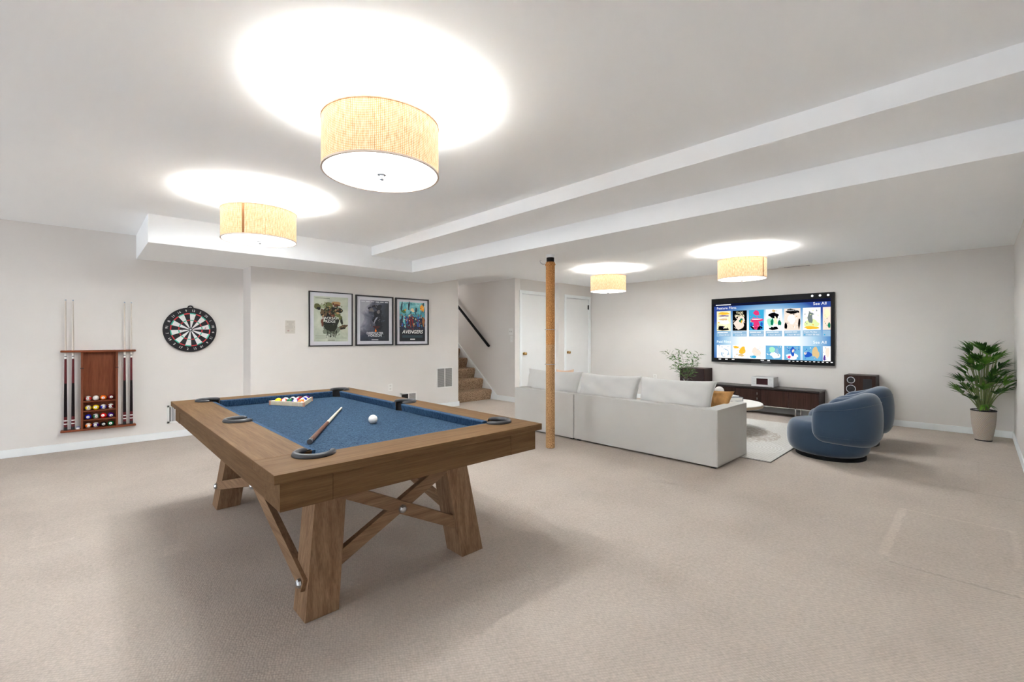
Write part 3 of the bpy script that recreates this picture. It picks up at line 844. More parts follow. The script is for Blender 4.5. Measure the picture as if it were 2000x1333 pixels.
for i in range(20):
    ac = 90+rot0-18*i
    dark = (i % 2 == 0)
    if True: dark = not dark          # 20 is a white field on this board
    for r0, r1, k in rings:
        a = [R(ac-9+18*q/3) for q in range(4)]
        vs = [(r0*math.cos(t), r0*math.sin(t), z) for t in a]+[(r1*math.cos(t), r1*math.sin(t), z) for t in a]
        mi = (0 if dark else 1) if k == 0 else (2 if dark else 3)
        g.add(vs, [(q, q+4, q+5, q+1)[::1] for q in range(3)], mi, MD)
obj('score_fields', g, [DBK, DWH, DRD, DGR], db)
obj('bullseye', G().lathe([(0.012, 0.0305), (0.010, 0.033), (0.005, 0.034), (0.0045, 0.036)], 20, 0, MD).lathe([(0.020, 0.0302), (0.020, 0.0312)], 20, 1, MD), [STEEL, DBK], db, smooth=True)
g = G()
for i, nnum in enumerate(numbers):
    ac = R(90+rot0-18*i); rr = 0.236
    inward = nnum in (15, 2, 17, 3, 19, 7, 16)
    Mt = MD @ Matrix.Translation((rr*math.cos(ac), rr*math.sin(ac), 0.0308)) @ Matrix.Rotation(ac+(PI/2 if inward else -PI/2), 4, 'Z')
    add_text(g, str(nnum), 0, -0.013, 0, 0.038, 0, Mt, align='CENTER')
obj('numbers', g, mat('number_white', (0.75, 0.73, 0.72, 1), 0.6), db)
g = G(); pts = []
for i in range(13):
    a = PI*i/12; pts.append(xf(MD, (0.026*math.cos(a), DR-0.006+0.026*math.sin(a), 0.018)))
obj('hanging_loop', G().tube(pts, 0.008, 8), DBK, db, smooth=True)
def dart(x, y, col, label, yaw):
    p = xf(MD, (x, y, 0.031)); t = thing('dart', label, 'dart', p, 0, 'darts stuck in the board')
    q = xf(MD, (x+0.012*yaw, y+0.01, 0.031+0.10))
    d = (q-p)
    obj('barrel', G().cyl(p+d*0.001, p+d*0.55, 0.0022, 0.0034, 10), STEEL, t)
    obj('shaft', G().cyl(p+d*0.55, p+d*0.8, 0.002, n=8), DARK, t)
    gg = G()
    for k in range(2):
        s = d.cross(Vector((0, 0, 1) if k else (1, 0, 0))).normalized()*0.012; n_ = d.cross(s).normalized()*0.0005
        a, b = p+d*0.78, p+d
        gg.hexa([a-s*0.4-n_, a+s*0.4-n_, a+s*0.4+n_, a-s*0.4+n_], [b-s-n_, b+s-n_, b+s+n_, b-s+n_])
    obj('flight', gg, col, t)
dart(0.139, 0.012, DRD, 'red dart in the white field at the right of the dartboard', 0)
dart(-0.092, -0.010, DBK, 'black dart in the left of the dartboard near the inner ring', 0)

# ------------------------------------------------------------------ framed posters
def noise_print(name, stops, scale, grad=(0, 1, 0), gk=0.0, goff=0.0, detail=6, emis=0.0):
    m = bpy.data.materials.new(name); m.use_nodes = True
    nt = m.node_tree; b = nt.nodes['Principled BSDF']; b.inputs['Roughness'].default_value = 0.35
    tc = nt.nodes.new('ShaderNodeTexCoord')
    n = nt.nodes.new('ShaderNodeTexNoise'); n.inputs['Scale'].default_value = scale; n.inputs['Detail'].default_value = detail
    n.inputs['Distortion'].default_value = 0.6
    nt.links.new(tc.outputs['Object'], n.inputs['Vector'])
    dt = nt.nodes.new('ShaderNodeVectorMath'); dt.operation = 'DOT_PRODUCT'; dt.inputs[1].default_value = grad
    nt.links.new(tc.outputs['Object'], dt.inputs[0])
    s = math_node(nt, 'ADD', n.outputs[0], math_node(nt, 'ADD', math_node(nt, 'MULTIPLY', dt.outputs['Value'], gk), goff))
    r = ramp(nt, stops); nt.links.new(s, r.inputs[0])
    nt.links.new(r.outputs[0], b.inputs['Base Color'])
    if emis:
        nt.links.new(r.outputs[0], b.inputs['Emission Color']); b.inputs['Emission Strength'].default_value = emis
        b.inputs['Base Color'].default_value = (0, 0, 0, 1)
    return m
def frame_poster(x0, x1, z0, z1, label, fw, mx, mz, bgm, art):
    xc, zc = (x0+x1)/2, (z0+z1)/2; w, h = (x1-x0)/2, (z1-z0)/2
    t = thing('framed_poster', label, 'framed poster', (xc, YL2, zc), 0, 'framed film posters on the wall')
    M = on_left(xc, YL2-0.001, zc); D = 0.028
    FM = mat('black_frame', (0.014, 0.014, 0.016, 1), 0.35)
    g = G().box(-w, -h, 0, -w+fw, h, D, 0, M).box(w-fw, -h, 0, w, h, D, 0, M).box(-w+fw, h-fw, 0, w-fw, h, D, 0, M).box(-w+fw, -h, 0, w-fw, -h+fw, D, 0, M)
    obj('frame', g, FM, t)
    obj('mat_board', G().box(-w+fw, -h+fw, 0.004, w-fw, h-fw, 0.014, 0, M), mat('white_mat_board', (0.62, 0.62, 0.67, 1), 0.5), t)
    pw, ph = w-mx, h-mz
    obj('print', G().box(-pw, -ph, 0.0142, pw, ph, 0.0152, 0, M), bgm, t)
    art(t, M, pw, ph)
C = lambda n, c, r=0.5: mat('ink_'+n, c, r)
def flecks(g, M, w, h, seed, n, box, mis, z, size=0.014):
    rq = random.Random(seed); u0, v0, u1, v1 = box
    for i in range(n):
        u = min(u1, max(u0, rq.gauss((u0+u1)/2, (u1-u0)/3.2))); v = min(v1, max(v0, rq.gauss((v0+v1)/2, (v1-v0)/3.2)))
        blob(g, -w+2*w*u, h-2*h*v, size*rq.uniform(0.3, 1.3), size*rq.uniform(0.25, 1.0), z+0.00001*i, seed*50+i, rq.choice(mis), M, n=9, jag=0.5, rot=rq.uniform(-1, 1))
def art1(t, M, w, h):
    ms = [C('olive', srgb(88, 88, 48)), C('dark_green', srgb(34, 38, 26)), C('pale_green', srgb(150, 160, 128)), C('tan', srgb(176, 140, 96)), C('rust', srgb(110, 58, 42)), C('black', srgb(20, 20, 18)), C('brown', srgb(96, 76, 52)), C('moss', srgb(104, 110, 66)), C('grey_green', srgb(120, 128, 112))]
    g = G(); z = 0.0154
    U = lambda u, v: (-w+2*w*u, h-2*h*v)
    def b(u, v, ru, rv, mi, seed, dz, rot=0, jag=0.22): x, y = U(u, v); blob(g, x, y, ru*2*w, rv*2*h, z+dz*0.0004, seed, mi, M, jag=jag, rot=rot)
    b(0.52, 0.70, 0.20, 0.17, 8, 3, 0, jag=0.4); b(0.50, 0.62, 0.20, 0.17, 1, 1, 1, jag=0.35); b(0.50, 0.45, 0.20, 0.17, 5, 2, 2, jag=0.3)
    b(0.55, 0.30, 0.26, 0.10, 1, 7, 3, jag=0.25); b(0.26, 0.22, 0.09, 0.045, 2, 8, 4, rot=-0.2)
    b(0.42, 0.18, 0.14, 0.050, 7, 5, 5); b(0.64, 0.15, 0.15, 0.045, 3, 6, 5, rot=-0.1); b(0.66, 0.18, 0.10, 0.02, 4, 61, 6)
    b(0.10, 0.23, 0.10, 0.065, 0, 9, 6, rot=-0.3, jag=0.1); b(0.13, 0.27, 0.06, 0.03, 5, 19, 7)
    b(0.26, 0.36, 0.09, 0.07, 6, 10, 7, jag=0.3); b(0.24, 0.55, 0.035, 0.12, 4, 12, 8, rot=-0.15, jag=0.4)
    b(0.45, 0.37, 0.03, 0.06, 4, 15, 8, rot=0.4); b(0.36, 0.34, 0.02, 0.06, 6, 16, 8, rot=-0.2); b(0.55, 0.42, 0.05, 0.03, 4, 17, 8)
    b(0.72, 0.44, 0.12, 0.05, 7, 18, 8, rot=-0.7, jag=0.4); b(0.68, 0.36, 0.06, 0.022, 3, 20, 9, rot=-0.3)
    b(0.80, 0.54, 0.035, 0.09, 1, 21, 8, rot=0.2); b(0.85, 0.67, 0.13, 0.045, 6, 22, 9, rot=0.2, jag=0.35); b(0.84, 0.70, 0.09, 0.02, 5, 23, 10)
    for i in range(7): b(0.38+i*0.045, 0.80+0.02*(i % 3), 0.012, 0.07, 1, 30+i, 4, jag=0.5)
    flecks(g, M, w, h, 5, 70, (0.22, 0.14, 0.80, 0.46), [0, 1, 2, 3, 4, 6, 7, 5], 0.0198)
    flecks(g, M, w, h, 6, 40, (0.28, 0.58, 0.72, 0.90), [1, 5, 8, 1], 0.0198, 0.010)
    flecks(g, M, w, h, 7, 12, (0.72, 0.62, 0.97, 0.72), [3, 5, 6], 0.0198, 0.009)
    obj('print_figure', g, ms, t)
    g = G()
    add_text(g, 'HACKSAW', -0.015, -0.004, 0.0212, 0.050, 0, M, align='CENTER', bold=0.01)
    add_text(g, 'RIDGE', -0.015, -0.050, 0.0212, 0.050, 0, M, align='CENTER', bold=0.01)
    obj('title', g, C('white', (0.75, 0.75, 0.72, 1)), t); g = G()
    for i in range(3): g.box(-w+0.02, -h+0.045+i*0.018, 0.0156, w-0.02-0.05*i, -h+0.049+i*0.018, 0.0158, 1, M)
    g.box(-0.05, -h+0.014, 0.0156, 0.05, -h+0.022, 0.0158, 2, M)
    g.box(-w+0.02, h-0.03, 0.0156, -w+0.22, h-0.022, 0.0158, 1, M)
    obj('small_print', g, [C('white', (0.75, 0.75, 0.72, 1)), ms[8], C('grey_brown', srgb(100, 96, 84))], t)
def art2(t, M, w, h):
    ms = [C('navy_black', srgb(18, 22, 32)), C('smoke', srgb(120, 118, 130)), C('smoke_dark', srgb(62, 66, 80)), C('skin_grey', srgb(112, 104, 104)), C('flame', srgb(245, 120, 30)), C('deep_red', srgb(70, 30, 30)), C('ash', srgb(150, 152, 165))]
    g = G(); z = 0.0154
    def b(u, v, ru, rv, mi, seed, dz, rot=0, jag=0.22): blob(g, -w+2*w*u, h-2*h*v, ru*2*w, rv*2*h, z+dz*0.0004, seed, mi, M, jag=jag, rot=rot)
    b(0.52, 0.20, 0.20, 0.11, 0, 1, 1, jag=0.3); b(0.42, 0.26, 0.13, 0.10, 2, 2, 2, rot=-0.4); b(0.38, 0.24, 0.07, 0.05, 3, 3, 3, jag=0.35)
    b(0.60, 0.32, 0.14, 0.10, 0, 4, 3, rot=0.5); b(0.62, 0.28, 0.05, 0.05, 3, 14, 4); b(0.60, 0.50, 0.17, 0.20, 0, 5, 2, jag=0.35)
    b(0.52, 0.48, 0.03, 0.07, 6, 6, 4, rot=-0.5, jag=0.5); b(0.78, 0.50, 0.07, 0.02, 2, 7, 4, rot=0.3); b(0.55, 0.66, 0.10, 0.04, 5, 8, 4, jag=0.4)
    g.prism([(-0.005, h-2*h*0.77), (0.022, h-2*h*0.775), (0.030, h-2*h*0.73), (0.016, h-2*h*0.74), (0.018, h-2*h*0.69), (0.004, h-2*h*0.72)], 0.0172, 0.0176, 4, M)
    flecks(g, M, w, h, 8, 45, (0.35, 0.12, 0.75, 0.62), [0, 2, 3, 0, 1, 0], 0.0174, 0.009)
    obj('print_figure', g, ms, t)
    g = G()
    add_text(g, 'DEEPWATER', 0.0, -h+2*h*0.165, 0.0184, 0.048, 0, M, align='CENTER', bold=0.02)
    add_text(g, 'HORIZON', 0.0, -h+2*h*0.108, 0.0184, 0.048, 0, M, align='CENTER', bold=0.02)
    obj('title', g, C('cold_white', (0.66, 0.67, 0.72, 1)), t); g = G()
    for i in range(6): g.box(-w+0.015+i*w*0.325, h-0.026-0.003*(i % 2), 0.0160, -w+0.015+i*w*0.325+w*0.25, h-0.016, 0.0163, 0, M)
    for i in range(4): g.box(-w*0.7, -h+0.040+i*0.009, 0.0160, w*0.7, -h+0.043+i*0.009, 0.0163, 1, M)
    g.box(-0.055, -h+0.014, 0.0160, 0.055, -h+0.024, 0.0163, 0, M)
    obj('small_print', g, [C('cold_white', (0.66, 0.67, 0.72, 1)), ms[2]], t)
def art3(t, M, w, h):
    ms = [C('teal_dark', srgb(16, 52, 66)), C('crimson', srgb(120, 22, 28)), C('ink_navy', srgb(20, 26, 48)), C('amber', srgb(238, 160, 40)), C('cream', srgb(225, 205, 160)), C('cobalt', srgb(40, 80, 150)), C('leaf', srgb(50, 100, 48)), C('aqua', srgb(90, 180, 190)), C('bronze', srgb(150, 96, 50))]
    g = G(); z = 0.0154; rnd = random.Random(4)
    def b(u, v, ru, rv, mi, seed, dz, rot=0, jag=0.3): blob(g, -w+2*w*u, h-2*h*v, ru*2*w, rv*2*h, z+dz*0.0003, seed, mi, M, jag=jag, rot=rot)
    for i in range(7): b(0.08+i*0.14, rnd.uniform(0.08, 0.26), 0.035, 0.11, 7 if i % 2 else 0, i, 0, rot=rnd.uniform(-0.1, 0.1))
    b(0.88, 0.13, 0.08, 0.08, 3, 11, 2); b(0.50, 0.20, 0.07, 0.05, 4, 12, 2); b(0.16, 0.24, 0.07, 0.05, 6, 13, 2); b(0.22, 0.20, 0.03, 0.03, 3, 14, 3)
    g.prism([(-w, h-2*h*0.47), (-w*0.6, h-2*h*0.36), (-w*0.3, h-2*h*0.42), (0, h-2*h*0.34), (w*0.4, h-2*h*0.44), (w*0.75, h-2*h*0.36), (w, h-2*h*0.42), (w, -h), (-w, -h)], z+0.0009, z+0.0012, 2, M)
    for i in range(9):
        u = 0.07+i*0.108; cl = [2, 7, 5, 1, 1, 0, 5, 2, 8][i]
        b(u, 0.48, 0.042, 0.13, cl, 20+i, 5+(i % 3), rot=rnd.uniform(-0.3, 0.3)); b(u+0.01, 0.33+0.05*(i % 3), 0.020, 0.024, 4 if i % 2 else 8, 40+i, 9)
    for i in range(8): b(0.1+i*0.11, 0.58+0.03*(i % 2), 0.03, 0.05, [5, 7, 2, 1, 8, 2, 5, 0][i], 60+i, 8)
    b(0.92, 0.94, 0.06, 0.025, 3, 71, 6)
    flecks(g, M, w, h, 9, 110, (0.02, 0.26, 0.98, 0.66), [0, 1, 2, 5, 7, 4, 8, 2, 1], 0.0184, 0.012)
    flecks(g, M, w, h, 10, 25, (0.80, 0.05, 0.98, 0.22), [3, 4, 8], 0.0184, 0.010)
    obj('print_figure', g, ms, t)
    g = G()
    obj('title_band', G().box(-w, -h, 0.0190, w, -h+2*h*0.30, 0.0192, 0, M), C('black_teal', srgb(10, 16, 24)), t)
    add_text(g, 'AVENGERS', 0, -h+2*h*0.205, 0.0194, 0.078, 0, M, align='CENTER', shear=0.2, bold=0.02)
    obj('title', g, C('white', (0.75, 0.75, 0.72, 1)), t); g = G()
    g.box(-0.02, -h+2*h*0.31, 0.0190, 0.02, -h+2*h*0.325, 0.0194, 3, M)
    for i in range(6): g.box(-w*0.85+i*w*0.3, h-0.025, 0.0190, -w*0.85+i*w*0.3+w*0.2, h-0.019, 0.0193, 1, M)
    for i in range(5): g.box(-w*0.8, -h+0.060+i*0.010, 0.0193, w*0.8, -h+0.063+i*0.010, 0.0195, 1, M)
    g.box(-0.045, -h+0.026, 0.0193, 0.045, -h+0.044, 0.0196, 0, M)
    obj('small_print', g, [C('white', (0.75, 0.75, 0.72, 1)), C('slate', srgb(60, 90, 105)), C('black_teal', srgb(10, 16, 24)), ms[1]], t)
PB1 = noise_print('print_green_grey', [(0.2, srgb(150, 160, 145)), (0.5, srgb(184, 190, 174)), (0.75, srgb(205, 208, 194))], 6)
PB2 = noise_print('print_smoke_navy', [(0.25, srgb(22, 26, 38)), (0.45, srgb(48, 54, 72)), (0.62, srgb(98, 100, 115)), (0.8, srgb(160, 160, 172))], 5, (-1, 0, 0.55), 1.5, -0.06)
PB3 = noise_print('print_teal', [(0.2, srgb(12, 28, 40)), (0.4, srgb(24, 90, 108)), (0.6, srgb(60, 150, 165)), (0.8, srgb(140, 205, 210))], 9, (0, 0, 1), 0.7, 0.0)
frame_poster(2.250, 2.868, 1.090, 1.857, 'black framed film poster lettered HACKSAW RIDGE, pale green print', 0.012, 0.066, 0.066, PB1, art1)
frame_poster(2.916, 3.530, 1.090, 1.848, 'black framed film poster lettered DEEPWATER HORIZON, dark smoky print', 0.020, 0.072, 0.070, PB2, art2)
frame_poster(3.572, 4.184, 1.088, 1.845, 'black framed film poster lettered AVENGERS, teal print', 0.020, 0.070, 0.062, PB3, art3)

# ------------------------------------------------------------------ fittings on the walls
def on_wall_plate(name, label, cat, M, w, h, kind, group=None):
    t = thing(name, label, cat, M.translation, 0, group)
    obj('plate', G().box(-w/2, -h/2, 0, w/2, h/2, 0.005, 0, M), WHITE, t, bevel=0.0015)
    if kind == 'outlet':
        for s in (-1, 1):
            sk = obj('socket', G().box(-0.017, s*0.024-0.014, 0.005, 0.017, s*0.024+0.014, 0.0065, 0, M), mat('socket_cream', (0.7, 0.69, 0.66, 1), 0.4), t, bevel=0.001)
            obj('slot', G().box(-0.008, s*0.024-0.005, 0.0066, -0.006, s*0.024+0.005, 0.0068, 0, M).box(0.006, s*0.024-0.005, 0.0066, 0.008, s*0.024+0.005, 0.0068, 0, M), DARK, sk)
    elif kind == 'switch':
        obj('rocker', G().box(-0.006, -0.014, 0.005, 0.006, 0.014, 0.011, 0, M), mat('socket_cream', (0.7, 0.69, 0.66, 1), 0.4), t, bevel=0.001)
    elif kind == 'double':
        for s in (-1, 1): obj('rocker', G().box(s*0.023-0.006, -0.014, 0.005, s*0.023+0.006, 0.014, 0.011, 0, M), mat('socket_grey', (0.45, 0.44, 0.42, 1), 0.4), t, bevel=0.001)  # double switch rockers in a darker grey than the single one
    return t
on_wall_plate('wall_outlet', 'white outlet on the poster wall, low between posters and pool table', 'outlet', on_left(3.489, YL2-0.0005, 0.430), 0.072, 0.116, 'outlet')
on_wall_plate('wall_outlet', 'white outlet on the television wall behind the sofa pillows', 'outlet', on_tv(XT-0.0005, 4.372, 0.44), 0.072, 0.116, 'outlet')
on_wall_plate('light_switch', 'double light switch on the stairwell wall, upper of two', 'light switch', on_tv(XS-0.0005, 6.105, 1.325), 0.115, 0.118, 'double')
on_wall_plate('light_switch', 'single light switch on the stairwell wall, lower of two', 'light switch', on_tv(XS-0.0005, 6.085, 1.185), 0.072, 0.118, 'switch')

GRIL = mat('grey_grille', (0.36, 0.35, 0.34, 1), 0.6)
def grille(label, M, w, h, cols, slat, ncol_dark=None):
    t = thing('air_vent', label, 'air vent', M.translation)
    fr = 0.016
    g = G().box(-w/2, -h/2, 0, -w/2+fr, h/2, 0.008, 0, M).box(w/2-fr, -h/2, 0, w/2, h/2, 0.008, 0, M)
    g.box(-w/2+fr, h/2-fr, 0, w/2-fr, h/2, 0.008, 0, M).box(-w/2+fr, -h/2, 0, w/2-fr, -h/2+fr, 0.008, 0, M)
    for c in range(1, cols):
        x = -w/2+fr+(w-2*fr)*c/cols; g.box(x-0.007, -h/2+fr, 0, x+0.007, h/2-fr, 0.008, 0, M)
    obj('frame', g, WHITE, t, bevel=0.001)
    obj('backing', G().box(-w/2+fr, -h/2+fr, 0.0005, w/2-fr, h/2-fr, 0.0015, 0, M), DARK, t)
    g = G(); n = int((h-2*fr)/slat)
    for i in range(n):
        y = -h/2+fr+(i+0.5)*(h-2*fr)/n
        g.box(-w/2+fr+0.001, y-slat*0.36, 0.002, w/2-fr-0.001, y+slat*0.36, 0.005, 0, M)
    obj('louvre', g, GRIL, t)
    return t
grille('large white return air vent on the poster wall beside the stairs', on_left(4.523, YL2-0.0005, 0.520), 0.335, 0.350, 2, 0.011)
# low register with its left half open
def register(label, M, w, h, vertical, dark_left):
    t = thing('floor_register', label, 'air vent', M.translation)
    g = G().box(-w/2, -h/2, 0, -w/2+0.022, h/2, 0.007, 0, M).box(w/2-0.022, -h/2, 0, w/2, h/2, 0.007, 0, M)
    g.box(-w/2, h/2-0.022, 0, w/2, h/2, 0.007, 0, M).box(-w/2, -h/2, 0, w/2, -h/2+0.022, 0.007, 0, M)
    if dark_left: g.box(-0.008, -h/2, 0, 0.008, h/2, 0.007, 0, M)
    obj('frame', g, WHITE, t, bevel=0.001)
    obj('opening', G().box(-w/2+0.02, -h/2+0.02, 0.0005, w/2-0.02, h/2-0.02, 0.0012, 0, M), DARK, t)
    g = G()
    if dark_left:
        for i in range(10): g.box(0.010, -h/2+0.024+i*(h-0.05)/10, 0.0014, w/2-0.022, -h/2+0.024+(i+0.8)*(h-0.05)/10, 0.004, 0, M)
    else:
        n = int((w-0.04)/0.018)
        for i in range(n): g.box(-w/2+0.034+i*0.018, -h/2+0.02, 0.0014, -w/2+0.043+i*0.018, h/2-0.02, 0.006, 0, M)
    obj('louvre', g, GRIL if dark_left else WHITE, t)
register('low register with a dark open left half, on the poster wall behind the pool table', on_left(3.815, YL2-0.0005, 0.245), 0.30, 0.155, False, True)
register('white wall register with upright slots on the left wall at the pool table corner', on_left(0.885, YL-0.0005, 0.285), 0.30, 0.215, True, False)
t = thing('ceiling_vent', 'slim white ceiling vent with a dark slot above the television', 'air vent', (7.99, 1.96, ZT))
obj('frame', G().box(7.915, 1.74, ZT-0.006, 8.045, 2.19, ZT-0.0005), WHITE, t, bevel=0.001)
obj('slot', G().box(8.005, 1.79, ZT-0.0075, 8.035, 2.14, ZT-0.0061), DARK, t)

t = thing('wall_notice', 'small beige printed notice on the wall left of the posters', 'notice', (2.013, YL2, 1.354))
M = on_left(2.013, YL2-0.0005, 1.354)
obj('sheet', G().box(-0.062, -0.088, 0, 0.062, 0.088, 0.003, 0, M), mat('notice_paper', (0.56, 0.53, 0.48, 1), 0.7), t)
g = G(); rnd = random.Random(2)
for i in range(7): wq = rnd.uniform(0.02, 0.046); g.box(-wq, 0.068-i*0.014, 0.003, wq, 0.072-i*0.014, 0.0033, 0, M)
g.box(-0.062, -0.028, 0.003, 0.062, -0.026, 0.0033, 0, M).box(-0.036, -0.060, 0.003, -0.012, -0.042, 0.0033, 1, M).box(0.012, -0.056, 0.003, 0.04, -0.052, 0.0033, 0, M)
for sx in (-1, 1): g.box(sx*0.054-0.004, -0.006, 0.003, sx*0.054+0.004, 0.006, 0.0036, 0, M)
obj('printed_marks', g, [mat('faint_print', (0.33, 0.31, 0.29, 1), 0.7), mat('faint_red_print', (0.42, 0.30, 0.28, 1), 0.7)], t)

hr = thing('handrail', 'black sloping handrail on the stairwell wall', 'handrail', (XS, 7.2, 1.4))
xr = XS-0.075
obj('rail', G().tube([(xr, 6.655, 1.045), (xr, 6.68, 1.060), (xr, 8.05, 2.197)], 0.026, 12), BLACK, hr, smooth=True)
for y in (7.05, 7.9):
    z_ = 1.060+(y-6.68)*0.83
    obj('bracket', G().tube([(xr, y, z_-0.02), (xr+0.02, y, z_-0.05), (XS-0.001, y, z_-0.06)], 0.007, 8), BRASS, hr, smooth=True)

# ------------------------------------------------------------------ the wrapped steel column
PX, PY = 3.712, 3.262
col = thing('support_column', 'floor to beam support column wrapped in orange brown rope', 'column', (PX, PY, 0))
Tp = Matrix.Translation((PX, PY, 0))
obj('steel_post', G().lathe([(0.042, 0.0), (0.042, 2.09)], 28, 0, Tp), BLACK, col, smooth=True)
obj('cap_plate', G().lathe([(0.048, 2.088), (0.048, 2.1195)], 28, 0, Tp), TRIM, col, smooth=True)
def windings(z0, z1, r):
    p = []; n = int((z1-z0)/0.0095)
    for i in range(n):
        z = z0+(z1-z0)*i/n; h = (z1-z0)/n
        p += [(r-0.0012, z), (r+0.0008, z+h*0.22), (r+0.0016, z+h*0.5), (r+0.0008, z+h*0.78)]
    p.append((r-0.0012, z1)); return p
obj('rope_wrap', G().lathe(windings(1.135, 2.040, 0.0485), 28, 0, Tp), rope_material('orange_rope', (0.24, 0.090, 0.025, 1), (0.70, 0.37, 0.14, 1)), col, smooth=True, angle=80)['label'] = 'upper orange rope winding'
obj('rope_wrap', G().lathe(windings(0.004, 1.134, 0.0485), 28, 0, Tp), rope_material('tan_rope', (0.20, 0.095, 0.038, 1), (0.66, 0.41, 0.21, 1)), col, smooth=True, angle=80)['label'] = 'lower duller tan rope winding'
ring = lambda z, r=0.0525, tilt=0.0: [(PX+r*math.cos(2*PI*k/32), PY+r*math.sin(2*PI*k/32), z+tilt*math.cos(2*PI*k/32+2.2)) for k in range(32)]
for z in (1.300, 0.918): obj('tie_ring', G().tube(ring(z), 0.0028, 8, closed=True).sphere((PX-0.0525*0.722-0.006, PY+0.0525*0.692, z), 0.006, 8), GRIL, col, smooth=True)
obj('top_cord', G().tube(ring(2.012, 0.053, 0.012), 0.0042, 8, closed=True), rope_material('orange_rope', None, None), col, smooth=True)
cdx = Vector((-0.722, 0.692, 0))
p = Vector((PX, PY, 2.02))+cdx*0.053
obj('wire_hook', G().tube([p, p+cdx*0.03+Vector((0, 0, -0.004)), p+cdx*0.055+Vector((0, 0, 0.012)), p+cdx*0.062+Vector((0, 0, 0.034)), p+cdx*0.048+Vector((0, 0, 0.040))], 0.0055, 8), STEEL, col, smooth=True)

# ------------------------------------------------------------------ sofa in two sections
def sofa_section(label, y0, y1, arm_near, arm_far):
    t = thing('sofa_section', label, 'sofa', ((4.19+4.94)/2, (y0+y1)/2, 0), 0, 'sections of the cream sofa')
    x0, x1, zt = 4.190, 4.940, 0.545
    a0, a1 = y0+(0.135 if arm_near else 0), y1-(0.135 if arm_far else 0)
    poly = [(x0, y0)]
    poly += [(x1, y0), (x1, a0), (x0+0.135, a0)] if arm_near else [(x0+0.135, y0)]
    poly += [(x0+0.135, a1), (x1, a1), (x1, y1)] if arm_far else [(x0+0.135, y1)]
    poly += [(x0, y1)]
    obj('back_and_arm', G().prism(poly, 0.018, zt), SOFA, t, bevel=0.012, seg=3)
    obj('base', G().box(x0+0.135, a0, 0.018, x1-0.005, a1, 0.22), SOFA, t, bevel=0.008)
    n = 2 if a1-a0 > 1 else 1
    for i in range(n):
        b0 = a0+(a1-a0)*i/n; b1 = a0+(a1-a0)*(i+1)/n
        obj('seat_cushion', G().box(x0+0.14, b0+0.003, 0.221, x1, b1-0.003, 0.355), SOFA, t, bevel=0.03, seg=3)
    for xx in (x0+0.05, x1-0.05):
        for yy in (y0+0.05, y1-0.05):
            obj('foot', G().box(xx-0.02, yy-0.02, 0, xx+0.02, yy+0.02, 0.019), DARK, t)
sofa_section('long cream sofa section with the squared arm, next to the blue armchairs', 1.655, 3.316, True, False)
sofa_section('short cream sofa section at the left end, nearest the stairs', 3.322, 4.322, False, True)

def pillow(label, c, w, h, t_, tilt, yaw, m, seed=1, name='sofa_pillow', group=None, roll=0.0, taper=0.02):
    """soft cushion: local x along its width, local y up its face, thickness local z"""
    rnd = random.Random(seed); n = 26
    ph = [rnd.uniform(0, 6.28) for _ in range(6)]
    M = Matrix.Translation(c) @ Matrix.Rotation(yaw, 4, 'Z') @ Matrix.Rotation(R(90)+tilt, 4, 'X') @ Matrix.Rotation(roll, 4, 'Z')
    g = G(); vs = []; fs = []
    for side in (1, -1):
        for i in range(n+1):
            for j in range(n+1):
                u, v = -1+2*i/n, -1+2*j/n
                k = (max(0, 1-abs(u)**2.6)*max(0, 1-abs(v)**2.6))**0.5
                pin = 1-0.07*(1-abs(u)**2)*abs(v)**3 - 0.0
                px = u*w/2*(1-taper*(1-v)/2)*(1-0.085*(1-v*v)*abs(u)**3)
                py = v*h/2*(1-0.10*(1-u*u)*abs(v)**3)
                wr_ = 0.013*math.sin(7*u+ph[0]+3*v)*math.sin(5*v+ph[1]) + 0.010*math.sin(15*u+ph[2]-5*v)*max(0, v)**1.5
                vs.append((px, py, side*(t_/2*k + wr_*k)))
        o_ = 0 if side == 1 else (n+1)**2
        for i in range(n):
            for j in range(n):
                a = o_+i*(n+1)+j; q = (a, a+n+1, a+n+2, a+1)
                fs.append(q if side == 1 else tuple(reversed(q)))
    g.add(vs, fs, 0, M)
    t = thing(name, label, 'pillow', c, 0, group)
    o = obj('cover', g, m, t, smooth=True, angle=85)
    bm = bmesh.new(); bm.from_mesh(o.data); bmesh.ops.remove_doubles(bm, verts=bm.verts, dist=0.0005); bm.to_mesh(o.data); bm.free()
    edge = []
    for i in range(n): edge.append((-1+2*i/n, -1))
    for i in range(n): edge.append((1, -1+2*i/n))
    for i in range(n): edge.append((1-2*i/n, 1))
    for i in range(n): edge.append((-1, 1-2*i/n))
    obj('piping', G().tube([xf(M, (u*w/2*(1-taper*(1-v)/2)*(1-0.085*(1-v*v)*abs(u)**3), v*h/2*(1-0.10*(1-u*u)*abs(v)**3), 0)) for u, v in edge], 0.003, 6, closed=True), m, t, smooth=True)
    return t
PG = 'long cream pillows along the sofa back'
TL = R(-15)
pillow('long cream pillow at the left end of the sofa back, partly behind the column', (4.475, 3.905, 0.570), 0.93, 0.43, 0.22, TL, R(-90), PILLOW, 1, group=PG)
pillow('long cream pillow in the middle of the sofa back', (4.475, 3.038, 0.570), 0.845, 0.43, 0.22, TL, R(-90), PILLOW, 2, group=PG)
pillow('long cream pillow at the right end of the sofa back, beside the tan cushion', (4.475, 2.213, 0.570), 0.845, 0.43, 0.22, TL, R(-90), PILLOW, 5, group=PG)
TAN = mat('tan_cushion_fabric', srgb(200, 150, 92), 0.9, var=0.12, vscale=25, bump=0.2, bscale=300)
